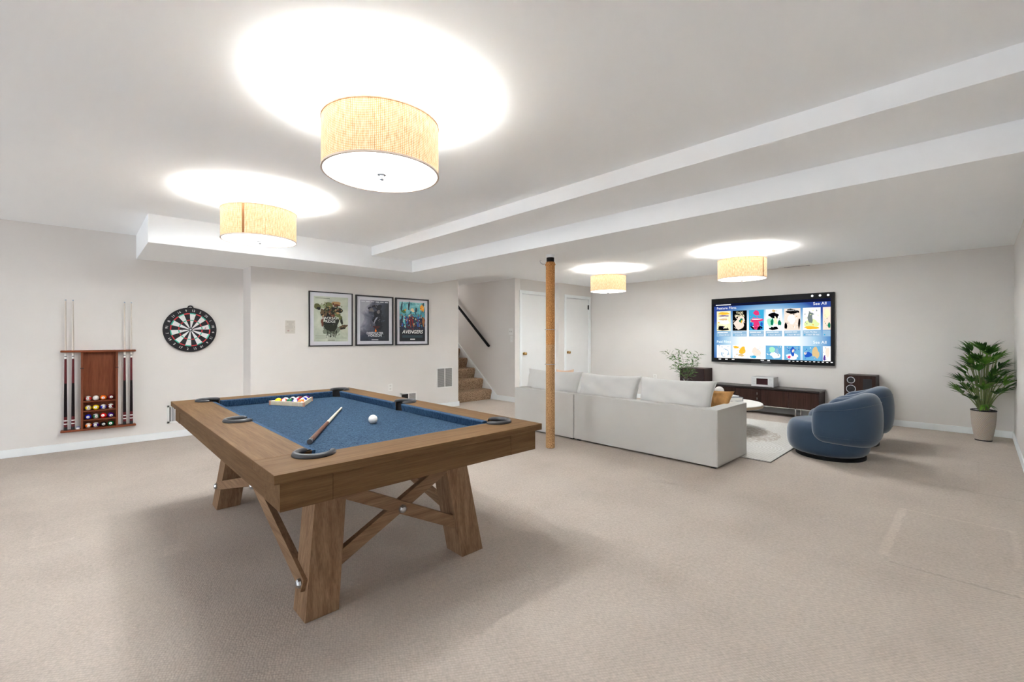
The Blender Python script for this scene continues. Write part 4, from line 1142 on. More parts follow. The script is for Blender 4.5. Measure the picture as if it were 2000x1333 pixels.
pillow('tan cushion leaning on the sofa arm at the right end', (4.665, 1.865, 0.530), 0.34, 0.30, 0.10, R(-12), R(-62), TAN, 7, name='throw_pillow', roll=R(-4), taper=0.5)
pillow('peach cushion peeking over the left pillow near the doors', (4.70, 3.88, 0.60), 0.30, 0.36, 0.10, R(-8), R(-90), mat('peach_cushion_fabric', srgb(225, 195, 170), 0.9), 8, name='throw_pillow', roll=R(3))

# ------------------------------------------------------------------ rug
def rug_material():
    m = bpy.data.materials.new('cream_patterned_rug'); m.use_nodes = True
    nt = m.node_tree; b = nt.nodes['Principled BSDF']; b.inputs['Roughness'].default_value = 0.95; b.inputs['Specular IOR Level'].default_value = 0.1
    tc = nt.nodes.new('ShaderNodeTexCoord')
    sp = nt.nodes.new('ShaderNodeSeparateXYZ'); nt.links.new(tc.outputs['Object'], sp.inputs[0])
    n = nt.nodes.new('ShaderNodeTexNoise'); n.inputs['Scale'].default_value = 30; n.inputs['Detail'].default_value = 4
    nt.links.new(tc.outputs['Object'], n.inputs['Vector'])
    cols = None
    base = nt.nodes.new('ShaderNodeRGB'); base.outputs[0].default_value = (0.60, 0.585, 0.55, 1)
    out = base.outputs[0]
    for cx, cy, r0, r1, c, per in ((-0.02, -0.40, 0.0, 0.52, (0.47, 0.42, 0.37, 1), 0.0), (-0.60, -0.78, 0.0, 0.35, (0.68, 0.67, 0.64, 1), 0.035)):
        dx = math_node(nt, 'SUBTRACT', sp.outputs[0], cx); dy = math_node(nt, 'SUBTRACT', sp.outputs[1], cy)
        d = math_node(nt, 'SQRT', math_node(nt, 'ADD', math_node(nt, 'MULTIPLY', dx, dx), math_node(nt, 'MULTIPLY', dy, dy)))
        k = math_node(nt, 'LESS_THAN', d, r1)
        if per: k = math_node(nt, 'MULTIPLY', k, math_node(nt, 'GREATER_THAN', math_node(nt, 'SINE', math_node(nt, 'MULTIPLY', d, 2*PI/per)), 0.3))
        else: k = math_node(nt, 'MULTIPLY', k, math_node(nt, 'GREATER_THAN', n.outputs[0], 0.47))
        mx = nt.nodes.new('ShaderNodeMix'); mx.data_type = 'RGBA'
        nt.links.new(k, mx.inputs[0]); nt.links.new(out, mx.inputs[6]); mx.inputs[7].default_value = c
        out = mx.outputs[2]
    # fine broken lines across the pile
    s = math_node(nt, 'SINE', math_node(nt, 'MULTIPLY', sp.outputs[1], 2*PI/0.028))
    l = math_node(nt, 'MULTIPLY', math_node(nt, 'GREATER_THAN', s, 0.75), math_node(nt, 'GREATER_THAN', n.outputs[0], 0.46))
    mx = nt.nodes.new('ShaderNodeMix'); mx.data_type = 'RGBA'
    nt.links.new(math_node(nt, 'MULTIPLY', l, 0.4), mx.inputs[0]); nt.links.new(out, mx.inputs[6]); mx.inputs[7].default_value = (0.36, 0.35, 0.33, 1)
    nt.links.new(mx.outputs[2], b.inputs['Base Color'])
    bp = nt.nodes.new('ShaderNodeBump'); bp.inputs['Strength'].default_value = 0.4; bp.inputs['Distance'].default_value = 0.005
    nt.links.new(n.outputs[0], bp.inputs['Height']); nt.links.new(bp.outputs[0], b.inputs['Normal'])
    return m
rg = thing('area_rug', 'cream patterned rug under the coffee table', 'rug', (5.95, 2.55, 0))
obj('pile', G().box(4.80, 1.395, 0.002, 7.12, 3.75, 0.012), rug_material(), rg, bevel=0.003)
obj('backing', G().box(4.798, 1.393, 0.0003, 7.122, 3.752, 0.0019), DARK, rg)

# ------------------------------------------------------------------ coffee table and what stands on it
CTX, CTY, CTZ, CTR = 6.10, 2.365, 0.365, 0.49
ct = thing('coffee_table', 'round white topped coffee table behind the sofa', 'coffee table', (CTX, CTY, 0.012))
Tc = Matrix.Translation((CTX, CTY, 0))
obj('tabletop', G().lathe([(CTR-0.006, CTZ-0.045), (CTR, CTZ-0.038), (CTR, CTZ-0.008), (CTR-0.006, CTZ)], 72, 0, Tc), [mat('white_stone_top', (0.74, 0.72, 0.68, 1), 0.35, var=0.03, vscale=5)], ct, smooth=True)
obj('edge_band', G().lathe([(CTR+0.0012, CTZ-0.038), (CTR+0.0012, CTZ-0.010)], 72, 0, Tc, close=False), mat('pale_wood_edge', srgb(200, 180, 150), 0.6), ct, smooth=True)
obj('pedestal', G().lathe([(0.24, 0.012), (0.24, 0.03), (0.15, 0.06), (0.13, 0.2), (0.17, CTZ-0.046)], 48, 0, Tc), mat('pale_wood_edge', None), ct, smooth=True)
bk = thing('book', 'grey covered thick book on the coffee table beside the sofa arm', 'book', (6.30, 2.31, CTZ))
Mb = Matrix.Translation((6.27, 2.31, CTZ)) @ Matrix.Rotation(R(-32), 4, 'Z')
obj('pages', G().box(-0.125, -0.085, 0.006, 0.119, 0.085, 0.048, 0, Mb), WHITE, bk)
obj('cover', G().box(-0.13, -0.09, 0.0005, 0.125, 0.09, 0.006, 0, Mb).box(-0.13, -0.09, 0.048, 0.125, 0.09, 0.054, 0, Mb).box(0.119, -0.09, 0.0005, 0.125, 0.09, 0.054, 0, Mb), mat('grey_blue_cover', (0.22, 0.24, 0.27, 1), 0.5), bk)
bk = thing('book', 'thin white book lying on the grey book on the coffee table', 'book', (6.27, 2.31, CTZ+0.054))
obj('pages', G().box(-0.09, -0.065, 0.060, 0.075, 0.065, 0.068, 0, Mb), WHITE, bk)
obj('cover', G().box(-0.095, -0.07, 0.0545, 0.08, 0.07, 0.060, 0, Mb).box(-0.095, -0.07, 0.068, 0.08, 0.07, 0.073, 0, Mb), mat('white_cover', (0.7, 0.72, 0.75, 1), 0.4), bk)
orn = thing('ornament', 'pale round ornament on a small foot on the coffee table', 'ornament', (5.955, 2.33, CTZ))
obj('ball', G().sphere((5.955, 2.33, CTZ+0.155), 0.058, 28), mat('pale_stone', (0.66, 0.63, 0.59, 1), 0.7, var=0.04, vscale=20, bump=0.3, bscale=60), orn, smooth=True, angle=80)
obj('foot', G().lathe([(0.04, 0.0005), (0.035, 0.01), (0.012, 0.03), (0.012, 0.09), (0.03, 0.103)], 24, 0, Matrix.Translation((5.955, 2.33, CTZ))), BRASS, orn, smooth=True)
# vase with leafy branches: stands at the table's left side
VX, VY = 5.935, 2.765
def glass_mat():
    m = bpy.data.materials.new('clear_glass'); m.use_nodes = True
    b = m.node_tree.nodes['Principled BSDF']
    b.inputs['Transmission Weight'].default_value = 1.0; b.inputs['Roughness'].default_value = 0.02; b.inputs['IOR'].default_value = 1.3
    b.inputs['Base Color'].default_value = (0.93, 0.96, 0.95, 1)
    return m
va = thing('glass_vase', 'clear glass vase of leafy branches on the coffee table', 'vase', (VX, VY, CTZ))
Tv = Matrix.Translation((VX, VY, CTZ))
GL = glass_mat()
obj('glass', G().lathe([(0.002, 0.001), (0.055, 0.001), (0.066, 0.03), (0.070, 0.10), (0.058, 0.18), (0.034, 0.235), (0.030, 0.26), (0.042, 0.285), (0.039, 0.285), (0.027, 0.26), (0.031, 0.235), (0.054, 0.18), (0.066, 0.10), (0.062, 0.034), (0.05, 0.008), (0.002, 0.006)], 36, 0, Tv, close=False), GL, va, smooth=True, angle=80)
obj('neck_ring', G().tube([(VX+0.033*math.cos(2*PI*k/24), VY+0.033*math.sin(2*PI*k/24), CTZ+0.25) for k in range(24)], 0.004, 6, closed=True), STEEL, va, smooth=True)
LEAF1 = speckle('olive_leaf', (0.085, 0.135, 0.055, 1), (0.26, 0.33, 0.20, 1), 25, bump=0.1, rough=0.6)
LEAF2 = speckle('green_leaf', (0.035, 0.10, 0.022, 1), (0.13, 0.25, 0.06, 1), 30, bump=0.1, rough=0.5)
TWIG = mat('twig_brown', (0.14, 0.10, 0.07, 1), 0.8)
def leaf(g, p, d, nrm, L, w, mi=0, curl=0.15):
    """pointed leaf with a fold along its middle, thin but two sided"""
    d = d.normalized(); s = d.cross(nrm)
    if s.length < 1e-3: s = d.cross(Vector((1, 0, 0)))
    s.normalize(); nn = s.cross(d).normalized()
    st_ = [(0, 0.02), (0.2, 0.7), (0.45, 1.0), (0.75, 0.66), (1.0, 0.03)]
    vs = []
    for a, q in st_:
        c = p+d*L*a-nn*curl*L*a*a
        vs += [c-s*w*q/2+nn*w*0.12*q, c-nn*w*0.05*q, c+s*w*q/2+nn*w*0.12*q]
    fs = []
    for i in range(4): b = 3*i; fs += [(b, b+1, b+4, b+3), (b+1, b+2, b+5, b+4)]
    g.add(vs, fs, mi)
camdir = Vector((0.692, 0.722, 0)); side = Vector((0.722, -0.692, 0))
rnd = random.Random(11)
bnames = ['reaching farthest left', 'second from the left', 'rising tall left of the middle', 'rising just right of the middle', 'leaning right over the dark speaker', 'short and drooping left', 'reaching farthest right', 'shortest, low at the right']
brs = [(-0.27, 0.40, 0.02, 24), (-0.17, 0.34, -0.05, 22), (-0.05, 0.40, 0.06, 24), (0.06, 0.36, -0.05, 22), (0.14, 0.22, 0.03, 20), (-0.13, 0.18, 0.05, 18), (0.20, 0.36, 0.0, 20), (0.10, 0.10, 0.04, 16)]
for bi, (sx, hz, dp, nl) in enumerate(brs):
    t = thing('leafy_branch', 'thin leafy branch in the glass vase, '+bnames[bi], 'branch', (VX, VY, CTZ+0.01), 0, 'branches in the glass vase')
    p0 = Vector((VX, VY, CTZ+0.01)); p1 = Vector((VX, VY, CTZ+0.27))+side*sx*0.05
    p2 = p1+side*sx+camdir*dp+Vector((0, 0, hz)); mid = p1+side*sx*0.35+camdir*dp*0.5+Vector((0, 0, hz*0.72))
    pts = [p0, p0.lerp(p1, 0.5)]+[(p1*(1-a)**2+mid*2*a*(1-a)+p2*a*a) for a in [i/10 for i in range(11)]]
    obj('stem', G().tube(pts, [0.0022]*2+[0.0022-0.00013*i for i in range(11)], 6), TWIG, t, smooth=True)
    g = G()
    for i in range(nl*2):
        a = 0.15+0.85*((i//2+0.5)/nl); p = p1*(1-a)**2+mid*2*a*(1-a)+p2*a*a
        tg = ((mid-p1)*(1-a)+(p2-mid)*a).normalized()
        sd = side*(1 if i % 2 else -1)*rnd.uniform(0.5, 1.1)+Vector((0, 0, rnd.uniform(-0.9, 0.6)))+camdir*rnd.uniform(-0.8, 0.8)
        st0 = p+sd.normalized()*rnd.uniform(0.0, 0.05)
        leaf(g, st0, sd+tg*0.6, Vector((rnd.uniform(-1, 1), rnd.uniform(-1, 1), 1)), rnd.uniform(0.035, 0.065), rnd.uniform(0.011, 0.018), 0)
    obj('leaves', g, LEAF1 if bi % 2 == 0 else LEAF2, t)

# ------------------------------------------------------------------ swivel armchairs
def armchair(cx, cy, label, rotz=0.0):
    t = thing('swivel_armchair', label, 'armchair', (cx, cy, 0), rotz, 'blue swivel armchairs')
    M = W[t.name]
    obj('plinth', G().lathe([(0.295, 0.0), (0.30, 0.004), (0.30, 0.030)], 48, 0, M), BLACK, t, smooth=True)
    # seat: plump drum, longer toward the front (local +Y)
    n = 56; prof = []
    for i in range(19):
        a = -PI/2+PI*i/18
        ca, sa = math.cos(a), math.sin(a)
        prof.append((0.225+0.112*math.copysign(abs(ca)**0.7, ca), 0.195+0.165*math.copysign(abs(sa)**0.75, sa)))
    prof = [(0.001, 0.03)]+prof+[(0.15, 0.368), (0.001, 0.370)]
    g = G(); g.lathe(prof, n, 0, None, close=False)
    for v in g.v:
        if v.y > 0: v.y *= 1.13
    g.v = [M @ v for v in g.v]
    s = obj('seat', g, VELVET, t, smooth=True, angle=80)
    loop = []
    for k in range(64):
        a = 2*PI*k/64; x, y = 0.305*math.cos(a), 0.305*math.sin(a)
        loop.append(M @ Vector((x, y*1.13 if y > 0 else y, 0.312)))
    obj('piping', G().tube(loop, 0.004, 6, closed=True), VELVET, s, smooth=True)
    # back: fat bolster curling round the rear (local -Y), open at the front
    g = G(); NA, NC = 160, 40; vs = []; fs = []
    amax = R(106)
    def ring_at(q):
        a = -PI/2+amax*q
        e = abs(q); endk = math.sqrt(max(0.0, 1-max(0, (e-0.80)/0.20)**2)) if e < 1 else 0.0
        endk = max(endk, 0.02)
        rear = 0.5+0.5*math.cos(PI*min(1, e*1.05))
        hh = (0.185+0.075*rear)*(0.35+0.65*endk); zc = 0.372+0.033*rear; th_ = 0.112*endk+0.004
        rc = 0.300+0.012*rear
        out = []
        for k in range(NC):
            b = 2*PI*k/NC; cb2, sb2 = math.cos(b), math.sin(b)
            rr = rc+th_*math.copysign(abs(cb2)**0.72, cb2) - 0.02*max(0, sb2)*0
            z_ = zc+hh*math.copysign(abs(sb2)**0.78, sb2)
            out.append((rr*math.cos(a), rr*math.sin(a), z_))
        return out
    for i in range(NA+1): vs += ring_at(-1+2*i/NA)
    for i in range(NA):
        for k in range(NC): fs.append((i*NC+k, (i+1)*NC+k, (i+1)*NC+(k+1) % NC, i*NC+(k+1) % NC))
    fs.append(tuple(range(NC))); fs.append(tuple(NA*NC+k for k in range(NC-1, -1, -1)))
    g.add(vs, fs, 0, M)
    b_ = obj('backrest', g, VELVET, t, smooth=True, angle=80)
    # welted seam along the outer face of the bolster
    pts = []
    for q in [(-1+2*i/60)*0.93 for i in range(61)]:
        r_ = ring_at(q); pts.append(M @ Vector(r_[4]))
    obj('piping', G().tube(pts, 0.004, 6), VELVET, b_, smooth=True)
    pts = []
    for q in [(-1+2*i/60)*0.93 for i in range(61)]:
        r_ = ring_at(q); pts.append(M @ Vector(r_[NC-4]))
    obj('piping', G().tube(pts, 0.004, 6), VELVET, b_, smooth=True)
    return t
c1 = armchair(5.565, 1.066, 'blue velvet swivel armchair nearest the sofa arm', R(0))
dup(c1, (6.440, 1.072, 0), R(0), 'blue velvet swivel armchair farther back, nearest the television wall')

# ------------------------------------------------------------------ television
TYc, TZc = (3.263+1.480)/2, (1.887+0.790)/2
tv = thing('television', 'large wall mounted television with a black frame showing a film menu', 'television', (XT, TYc, TZc))
MT = on_tv(8.0, TYc, TZc)      # local z = 0 is the front of the bezel
tw, thh = (3.263-1.480)/2, (1.887-0.790)/2
sx0, sx1, sy0, sy1 = -(3.220-TYc), -(1.522-TYc), 0.860-TZc, 1.797-TZc
obj('housing', G().box(-tw, -thh, -0.058, tw, thh, -0.006, 0, MT), BLACK, tv, bevel=0.003)
g = G().box(-tw, -thh, -0.006, sx0, thh, 0.002, 0, MT).box(sx1, -thh, -0.006, tw, thh, 0.002, 0, MT).box(sx0, -thh, -0.006, sx1, sy0, 0.002, 0, MT).box(sx0, sy1, -0.006, sx1, thh, 0.002, 0, MT)
obj('bezel', g, BLACK, tv)
g = G()
for x in (1.755, 1.655, 1.553): g.lathe([(0.016, 0.0021), (0.016, 0.0026)], 16, 0, MT @ Matrix.Translation((-(x-TYc), 1.845-TZc, 0)))
for i in range(3): g.box(-(3.14-TYc)+i*0.11, 0.832-TZc, 0.0021, -(3.10-TYc)+i*0.11, 0.845-TZc, 0.0026, 0, MT)
g.box(-0.10, 0.838-TZc, 0.0021, -0.05, 0.846-TZc, 0.0026, 0, MT).box(0.0, 0.834-TZc, 0.0021, 0.035, 0.850-TZc, 0.0026, 0, MT).box(-0.085, 0.806-TZc, 0.0021, 0.05, 0.822-TZc, 0.0026, 1, MT)
for i in range(11): g.box(0.30+i*0.055, 0.838-TZc, 0.0021, 0.325+i*0.055, 0.849-TZc-0.004*(i % 2), 0.0026, 0, MT)
obj('bezel_icons', g, [emit('icon_white', (1, 1, 1, 1), 0.9), mat('logo_grey', (0.12, 0.12, 0.13, 1), 0.4)], tv)
def screen_mat():
    m = bpy.data.materials.new('screen_backdrop'); m.use_nodes = True
    nt = m.node_tree; nt.nodes.clear()
    e = nt.nodes.new('ShaderNodeEmission'); o = nt.nodes.new('ShaderNodeOutputMaterial'); nt.links.new(e.outputs[0], o.inputs[0])
    tc = nt.nodes.new('ShaderNodeTexCoord'); sp = nt.nodes.new('ShaderNodeSeparateXYZ'); nt.links.new(tc.outputs['Object'], sp.inputs[0])
    # object frame is the room's: y runs across the screen, z runs up it, both from the centre
    y = math_node(nt, 'MULTIPLY', sp.outputs[1], 1.05); z_ = math_node(nt, 'MULTIPLY', math_node(nt, 'ADD', sp.outputs[2], 0.20), 1.35)
    d = math_node(nt, 'SQRT', math_node(nt, 'ADD', math_node(nt, 'MULTIPLY', y, y), math_node(nt, 'MULTIPLY', z_, z_)))
    r = ramp(nt, [(0.0, srgb(250, 251, 253)), (0.45, srgb(238, 244, 250)), (0.68, srgb(170, 205, 228)), (0.86, srgb(96, 146, 196)), (1.0, srgb(48, 74, 150))])
    nt.links.new(d, r.inputs[0]); nt.links.new(r.outputs[0], e.inputs[0]); e.inputs[1].default_value = SCR
    return m
scr = obj('screen', G().box(sx0, sy0, -0.0058, sx1, sy1, -0.0045, 0, MT), screen_mat(), tv)
g = G().box(sx0, sy1-0.045, -0.0044, sx1, sy1, -0.0042, 0, MT)
add_text(g, 'newreleases', sx0+0.04, sy1-0.032, -0.0040, 0.03, 1, MT) if False else g.box(sx0+0.03, sy1-0.028, -0.0041, sx0+0.28, sy1-0.016, -0.0040, 1, MT)
obj('menu_bar', g, [emit('bar_navy', srgb(14, 18, 40), 1), emit('icon_white', (1, 1, 1, 1), 0.9)], scr)
EM = [emit('tv_%s' % n, srgb(*c), SCR) for n, c in (('white', (255, 255, 255)), ('black', (8, 8, 10)), ('cream', (250, 240, 200)), ('pink', (226, 60, 120)), ('cyan', (60, 170, 215)), ('green', (20, 120, 90)), ('mint', (170, 235, 200)),
      ('skin', (245, 225, 210)), ('lime', (225, 238, 170)), ('grey', (120, 132, 130)), ('amber', (248, 190, 60)), ('blue', (40, 90, 190)), ('sky', (110, 175, 215)), ('panel', (150, 185, 212)), ('tan', (220, 190, 140)), ('violet', (90, 60, 140)))]
WH, BK, CR, PK, CY_, GN, MN, SK, LM, GY, AM, BL, SY, PN, TN, VI = range(16)
def tile(y_left, y_right, z_top, z_bot, bgi, blobs, seed, caption=None, head=None):
    g = G(); xl, xr_ = -(y_left-TYc), min(-(y_right-TYc), sx1); yt, yb = z_top-TZc, max(z_bot-TZc, sy0); w, h = xr_-xl, yt-yb
    g.box(xl, yb, -0.0043, xr_, yt, -0.0040, bgi, MT)
    for i, (u, v, ru, rv, mi) in enumerate(blobs):
        # keep every shape inside its tile
        ru = min(ru, u*0.8, (1-u)*0.8); rv = min(rv, v*0.8, (1-v)*0.8)
        blob(g, xl+w*u, yt-h*v, ru*w, rv*h, -0.0039+0.00012*i, seed*10+i, mi, MT, n=14, jag=0.25)
    if head: 
        for k, hh in enumerate(head): add_text(g, hh, (xl+xr_)/2, yt-0.055-0.05*k, -0.0026, min(0.05, w*1.25/max(1, len(hh))), CR if bgi == BK else BK, MT, align='CENTER', bold=0.02)
    rq = random.Random(seed*77); pal = [b_[4] for b_ in blobs]+[GY, WH, TN]
    for i in range(20):
        u, v = rq.uniform(0.08, 0.92), rq.uniform(0.16 if head else 0.06, 0.94)
        near = min(blobs, key=lambda b_: ((b_[0]-u)/max(b_[2], .03))**2+((b_[1]-v)/max(b_[3], .03))**2)
        blob(g, xl+w*u, yt-h*v, rq.uniform(0.012, 0.05)*w, rq.uniform(0.010, 0.045)*h, -0.0030+0.00001*i, seed*100+i, near[4] if rq.random() < 0.7 else rq.choice([p_ for p_ in pal if p_ != BK]), MT, n=9, jag=0.4)
    obj('film_tile', g, EM, scr)
    if caption is not None:
        g = G().box(xl, yb-0.098, -0.0043, xr_, yb-0.008, -0.0041, 0, MT)
        for i, c_ in enumerate(caption):
            if i == 1: g.lathe([(0.009, -0.0040), (0.009, -0.0038)], 12, 2, MT @ Matrix.Translation((xl+0.022, yb-0.073, 0)))
            if c_ == 'Film': g.box(xl+0.012, yb-0.034, -0.0039, xl+0.012+w*0.45, yb-0.024, -0.0038, 1, MT).box(xl+0.018+w*0.45, yb-0.034, -0.0039, xl+w*0.8, yb-0.024, -0.0038, 1, MT)
            elif w > 0.15: add_text(g, c_, xl+(0.012 if i == 0 else 0.040), yb-0.040-0.041*i, -0.0039, 0.030, 1, MT)
        obj('caption', g, [EM[PN], EM[WH], EM[CY_]], scr)
rt, rbm = 1.668, 1.328
tile(3.174, 2.943, rt, rbm, CR, [(0.5, 0.12, 0.45, 0.07, AM), (0.5, 0.24, 0.42, 0.03, VI), (0.5, 0.5, 0.4, 0.18, WH), (0.5, 0.42, 0.3, 0.06, TN), (0.5, 0.93, 0.48, 0.08, BK), (0.3, 0.85, 0.2, 0.1, BK)], 1, ['Film', '1 hour 30 min'])
tile(2.911, 2.685, rt, rbm, BK, [(0.5, 0.62, 0.38, 0.32, SK), (0.6, 0.5, 0.12, 0.12, GN), (0.65, 0.55, 0.06, 0.07, AM)], 2, ['Taxi Driver', '1 hour 50 min'], head=['TAXI', 'DRIVER'])
tile(2.651, 2.425, rt, rbm, CY_, [(0.5, 0.85, 0.48, 0.13, BK), (0.5, 0.75, 0.22, 0.24, PK), (0.5, 0.5, 0.45, 0.12, PK), (0.5, 0.15, 0.2, 0.13, PK), (0.15, 0.7, 0.08, 0.1, BL), (0.85, 0.7, 0.08, 0.1, BL), (0.5, 0.45, 0.35, 0.02, WH)], 3, ['Film', '1 hour 40 min'])
tile(2.398, 2.163, rt, rbm, WH, [(0.5, 0.30, 0.3, 0.14, BK), (0.5, 0.08, 0.1, 0.07, TN), (0.3, 0.62, 0.25, 0.2, MN), (0.4, 0.6, 0.08, 0.18, GN), (0.62, 0.55, 0.1, 0.2, CR), (0.85, 0.65, 0.1, 0.14, GN), (0.5, 0.90, 0.28, 0.08, BK), (0.5, 0.80, 0.24, 0.03, WH)], 4, ['Film', '1 hour 30 min'])
tile(2.132, 1.910, rt, rbm, SK, [(0.5, 0.14, 0.48, 0.13, BK), (0.1, 0.8, 0.1, 0.2, BK), (0.92, 0.7, 0.07, 0.26, BK), (0.45, 0.5, 0.25, 0.2, WH)], 5, ['Film', '1 hour 40 min'], head=None)
tile(1.879, 1.649, rt, rbm, WH, [(0.5, 0.72, 0.46, 0.2, LM), (0.42, 0.45, 0.14, 0.26, GY), (0.5, 0.3, 0.08, 0.08, GY), (0.5, 0.90, 0.46, 0.07, AM)], 6, ["That's My Boy", '1 hour 30 min'])
tile(1.621, 1.505, rt, rbm, SK, [(0.5, 0.3, 0.4, 0.2, CR), (0.8, 0.8, 0.15, 0.15, GN)], 7, ['', ''])
rt2, rb2 = 1.083, 0.86
tile(3.174, 2.943, rt2, rb2, WH, [(0.6, 0.6, 0.28, 0.3, PN), (0.6, 0.6, 0.24, 0.26, WH)], 11)
tile(2.911, 2.685, rt2, rb2, WH, [(0.25, 0.15, 0.22, 0.1, AM), (0.7, 0.4, 0.2, 0.3, AM), (0.6, 0.75, 0.2, 0.1, TN)], 12)
tile(2.651, 2.425, rt2, rb2, WH, [(0.5, 0.5, 0.3, 0.3, SK), (0.3, 0.85, 0.2, 0.12, CY_)], 13)
tile(2.398, 2.163, rt2, rb2, SY, [(0.4, 0.3, 0.2, 0.2, MN), (0.6, 0.7, 0.35, 0.2, WH), (0.7, 0.4, 0.1, 0.2, PN)], 14)
tile(2.132, 1.910, rt2, rb2, SY, [(0.5, 0.75, 0.4, 0.2, WH), (0.52, 0.4, 0.14, 0.3, BL), (0.55, 0.35, 0.07, 0.1, SK), (0.3, 0.8, 0.1, 0.1, PK)], 15)
tile(1.879, 1.649, rt2, rb2, SY, [(0.3, 0.6, 0.2, 0.2, BL), (0.72, 0.45, 0.2, 0.4, TN), (0.15, 0.5, 0.08, 0.1, SK)], 16)
tile(1.621, 1.505, rt2, rb2, WH, [(0.6, 0.4, 0.3, 0.3, SK), (0.2, 0.8, 0.18, 0.18, VI)], 17)
g = G()
add_text(g, 'Feature Films', sx0+0.045, 1.700-TZc, -0.0040, 0.060, 0, MT)
add_text(g, 'See All', sx1-0.050, 1.705-TZc, -0.0040, 0.062, 0, MT, align='RIGHT')
add_text(g, 'See All', sx1-0.050, 1.120-TZc, -0.0040, 0.062, 0, MT, align='RIGHT')
add_text(g, 'Paid Films', sx0+0.045, 1.120-TZc, -0.0040, 0.060, 1, MT)
add_text(g, 'ANGELINA JOLIE', -(2.021-TYc), rt-TZc-0.040, -0.0020, 0.024, 0, MT, align='CENTER')
obj('menu_text', g, [EM[WH], emit('tv_faint', srgb(226, 236, 244), 1)], scr)

# ------------------------------------------------------------------ media console, receiver, speakers
mc = thing('media_console', 'low dark walnut media console under the television', 'media console', (7.85, 2.35, 0))
cx0, cx1, cy0, cy1 = 7.66, 8.04, 1.600, 3.125
obj('cabinet', G().box(cx0+0.02, cy0, 0.150, cx1, cy1, 0.405), WALNUT, mc, bevel=0.002)
obj('top_panel', G().box(cx0-0.01, cy0-0.01, 0.408, cx1, cy1+0.01, 0.432), mat('black_walnut_top', (0.018, 0.012, 0.011, 1), 0.35), mc, bevel=0.002)
for i in range(4):
    w4 = (cy1-cy0)/4; d0, d1 = cy1-w4*(i+1), cy1-w4*i
    d = obj('cabinet_door', G().box(cx0, d0+0.002, 0.152, cx0+0.0195, d1-0.002, 0.400), WALNUT, mc, bevel=0.001)
    if i == 1:
        for z_ in (0.235, 0.315): obj('handle', G().box(cx0-0.012, d0+0.05, z_, cx0, d0+0.056, z_+0.035), CHROME, d)
for yy in (cy0+0.30, cy1-0.30):
    g = G().box(cx0+0.03, yy-0.008, 0.0, cx0+0.045, yy+0.008, 0.150).box(cx1-0.06, yy-0.008, 0.0, cx1-0.045, yy+0.008, 0.150).box(cx0+0.03, yy-0.008, 0.0, cx1-0.045, yy+0.008, 0.012)
    obj('leg', g, CHROME, mc)
obj('base_rail', G().box(cx0+0.03, cy0+0.06, 0.138, cx0+0.045, cy1-0.06, 0.1495), CHROME, mc)

rc = thing('stereo_receiver', 'silver stereo receiver standing on the media console', 'stereo', (7.82, 2.36, 0.432))
rx, ry0, ry1, rz0, rz1 = 7.70, 2.200, 2.515, 0.440, 0.590
obj('case', G().box(rx+0.012, ry0, rz0, rx+0.25, ry1, rz1), mat('silver_case', (0.42, 0.42, 0.42, 1), 0.4, metal=0.3), rc, bevel=0.003)
fp = obj('front_panel', G().box(rx, ry0-0.002, rz0, rx+0.012, ry1+0.002, rz1), mat('silver_front', (0.62, 0.63, 0.64, 1), 0.35, metal=0.2), rc, bevel=0.002)
obj('display', G().box(rx-0.003, ry0+0.078, rz0+0.032, rx, ry1-0.075, rz1-0.022), mat('dark_red_display', (0.03, 0.008, 0.010, 1), 0.15), rc)
obj('knob', G().cyl((rx, ry0+0.038, rz0+0.045), (rx-0.014, ry0+0.038, rz0+0.045), 0.022, n=24), mat('silver_front', None), rc, smooth=True)
for i, (yy, zz) in enumerate(((ry1-0.038, rz0+0.115), (ry1-0.038, rz0+0.080), (ry1-0.038, rz0+0.045), (ry0+0.038, rz0+0.115))):
    obj('button', G().box(rx-0.004, yy-0.022, zz-0.006, rx, yy+0.022, zz+0.006), STEEL, rc)
for yy in (ry0+0.04, ry1-0.04):
    for xx in (rx+0.04, rx+0.21): obj('foot', G().cyl((xx, yy, 0.4325), (xx, yy, rz0), 0.014, n=12), DARK, rc)

def speaker(label, x0, x1, y0, y1, h, drivers, covered):
    t = thing('speaker', label, 'speaker', ((x0+x1)/2, (y0+y1)/2, 0), 0, 'dark floor speakers beside the television')
    obj('cabinet', G().box(x0, y0, 0.0, x1, y1, h), WALNUT, t, bevel=0.003)
    if covered: obj('grille_cloth', G().box(x0-0.012, y0+0.008, 0.05, x0, y1-0.008, h-0.008), mat('dark_grille_cloth', (0.020, 0.010, 0.010, 1), 0.9), t, bevel=0.003)
    for (yy, zz, r) in drivers:
        M = Matrix.Translation((x0, yy, zz)) @ Matrix.Rotation(R(-90), 4, 'Y')
        d = obj('driver_ring', G().lathe([(r, 0), (r, 0.006), (r-0.006, 0.006), (r-0.008, 0.0005)], 32, 0, M, close=False), STEEL, t, smooth=True)
        obj('cone', G().lathe([(r-0.007, 0.004), (r*0.35, 0.0008), (r*0.30, 0.006), (0.002, 0.009)], 32, 0, M), DARK, d, smooth=True)
    if not covered: obj('control_plate', G().box(x0-0.004, y0+0.04, 0.50, x0, y0+0.135, h-0.045), DARK, t)
speaker('dark wood speaker with ringed drivers, behind the farther blue armchair', 7.70, 8.03, 0.965, 1.310, 0.690, [(1.232, 0.622, 0.045), (1.232, 0.500, 0.055), (1.232, 0.34, 0.075)], False)
speaker('dark plain fronted speaker left of the console, behind the leafy branches', 7.70, 8.03, 3.262, 3.700, 0.675, [], True)

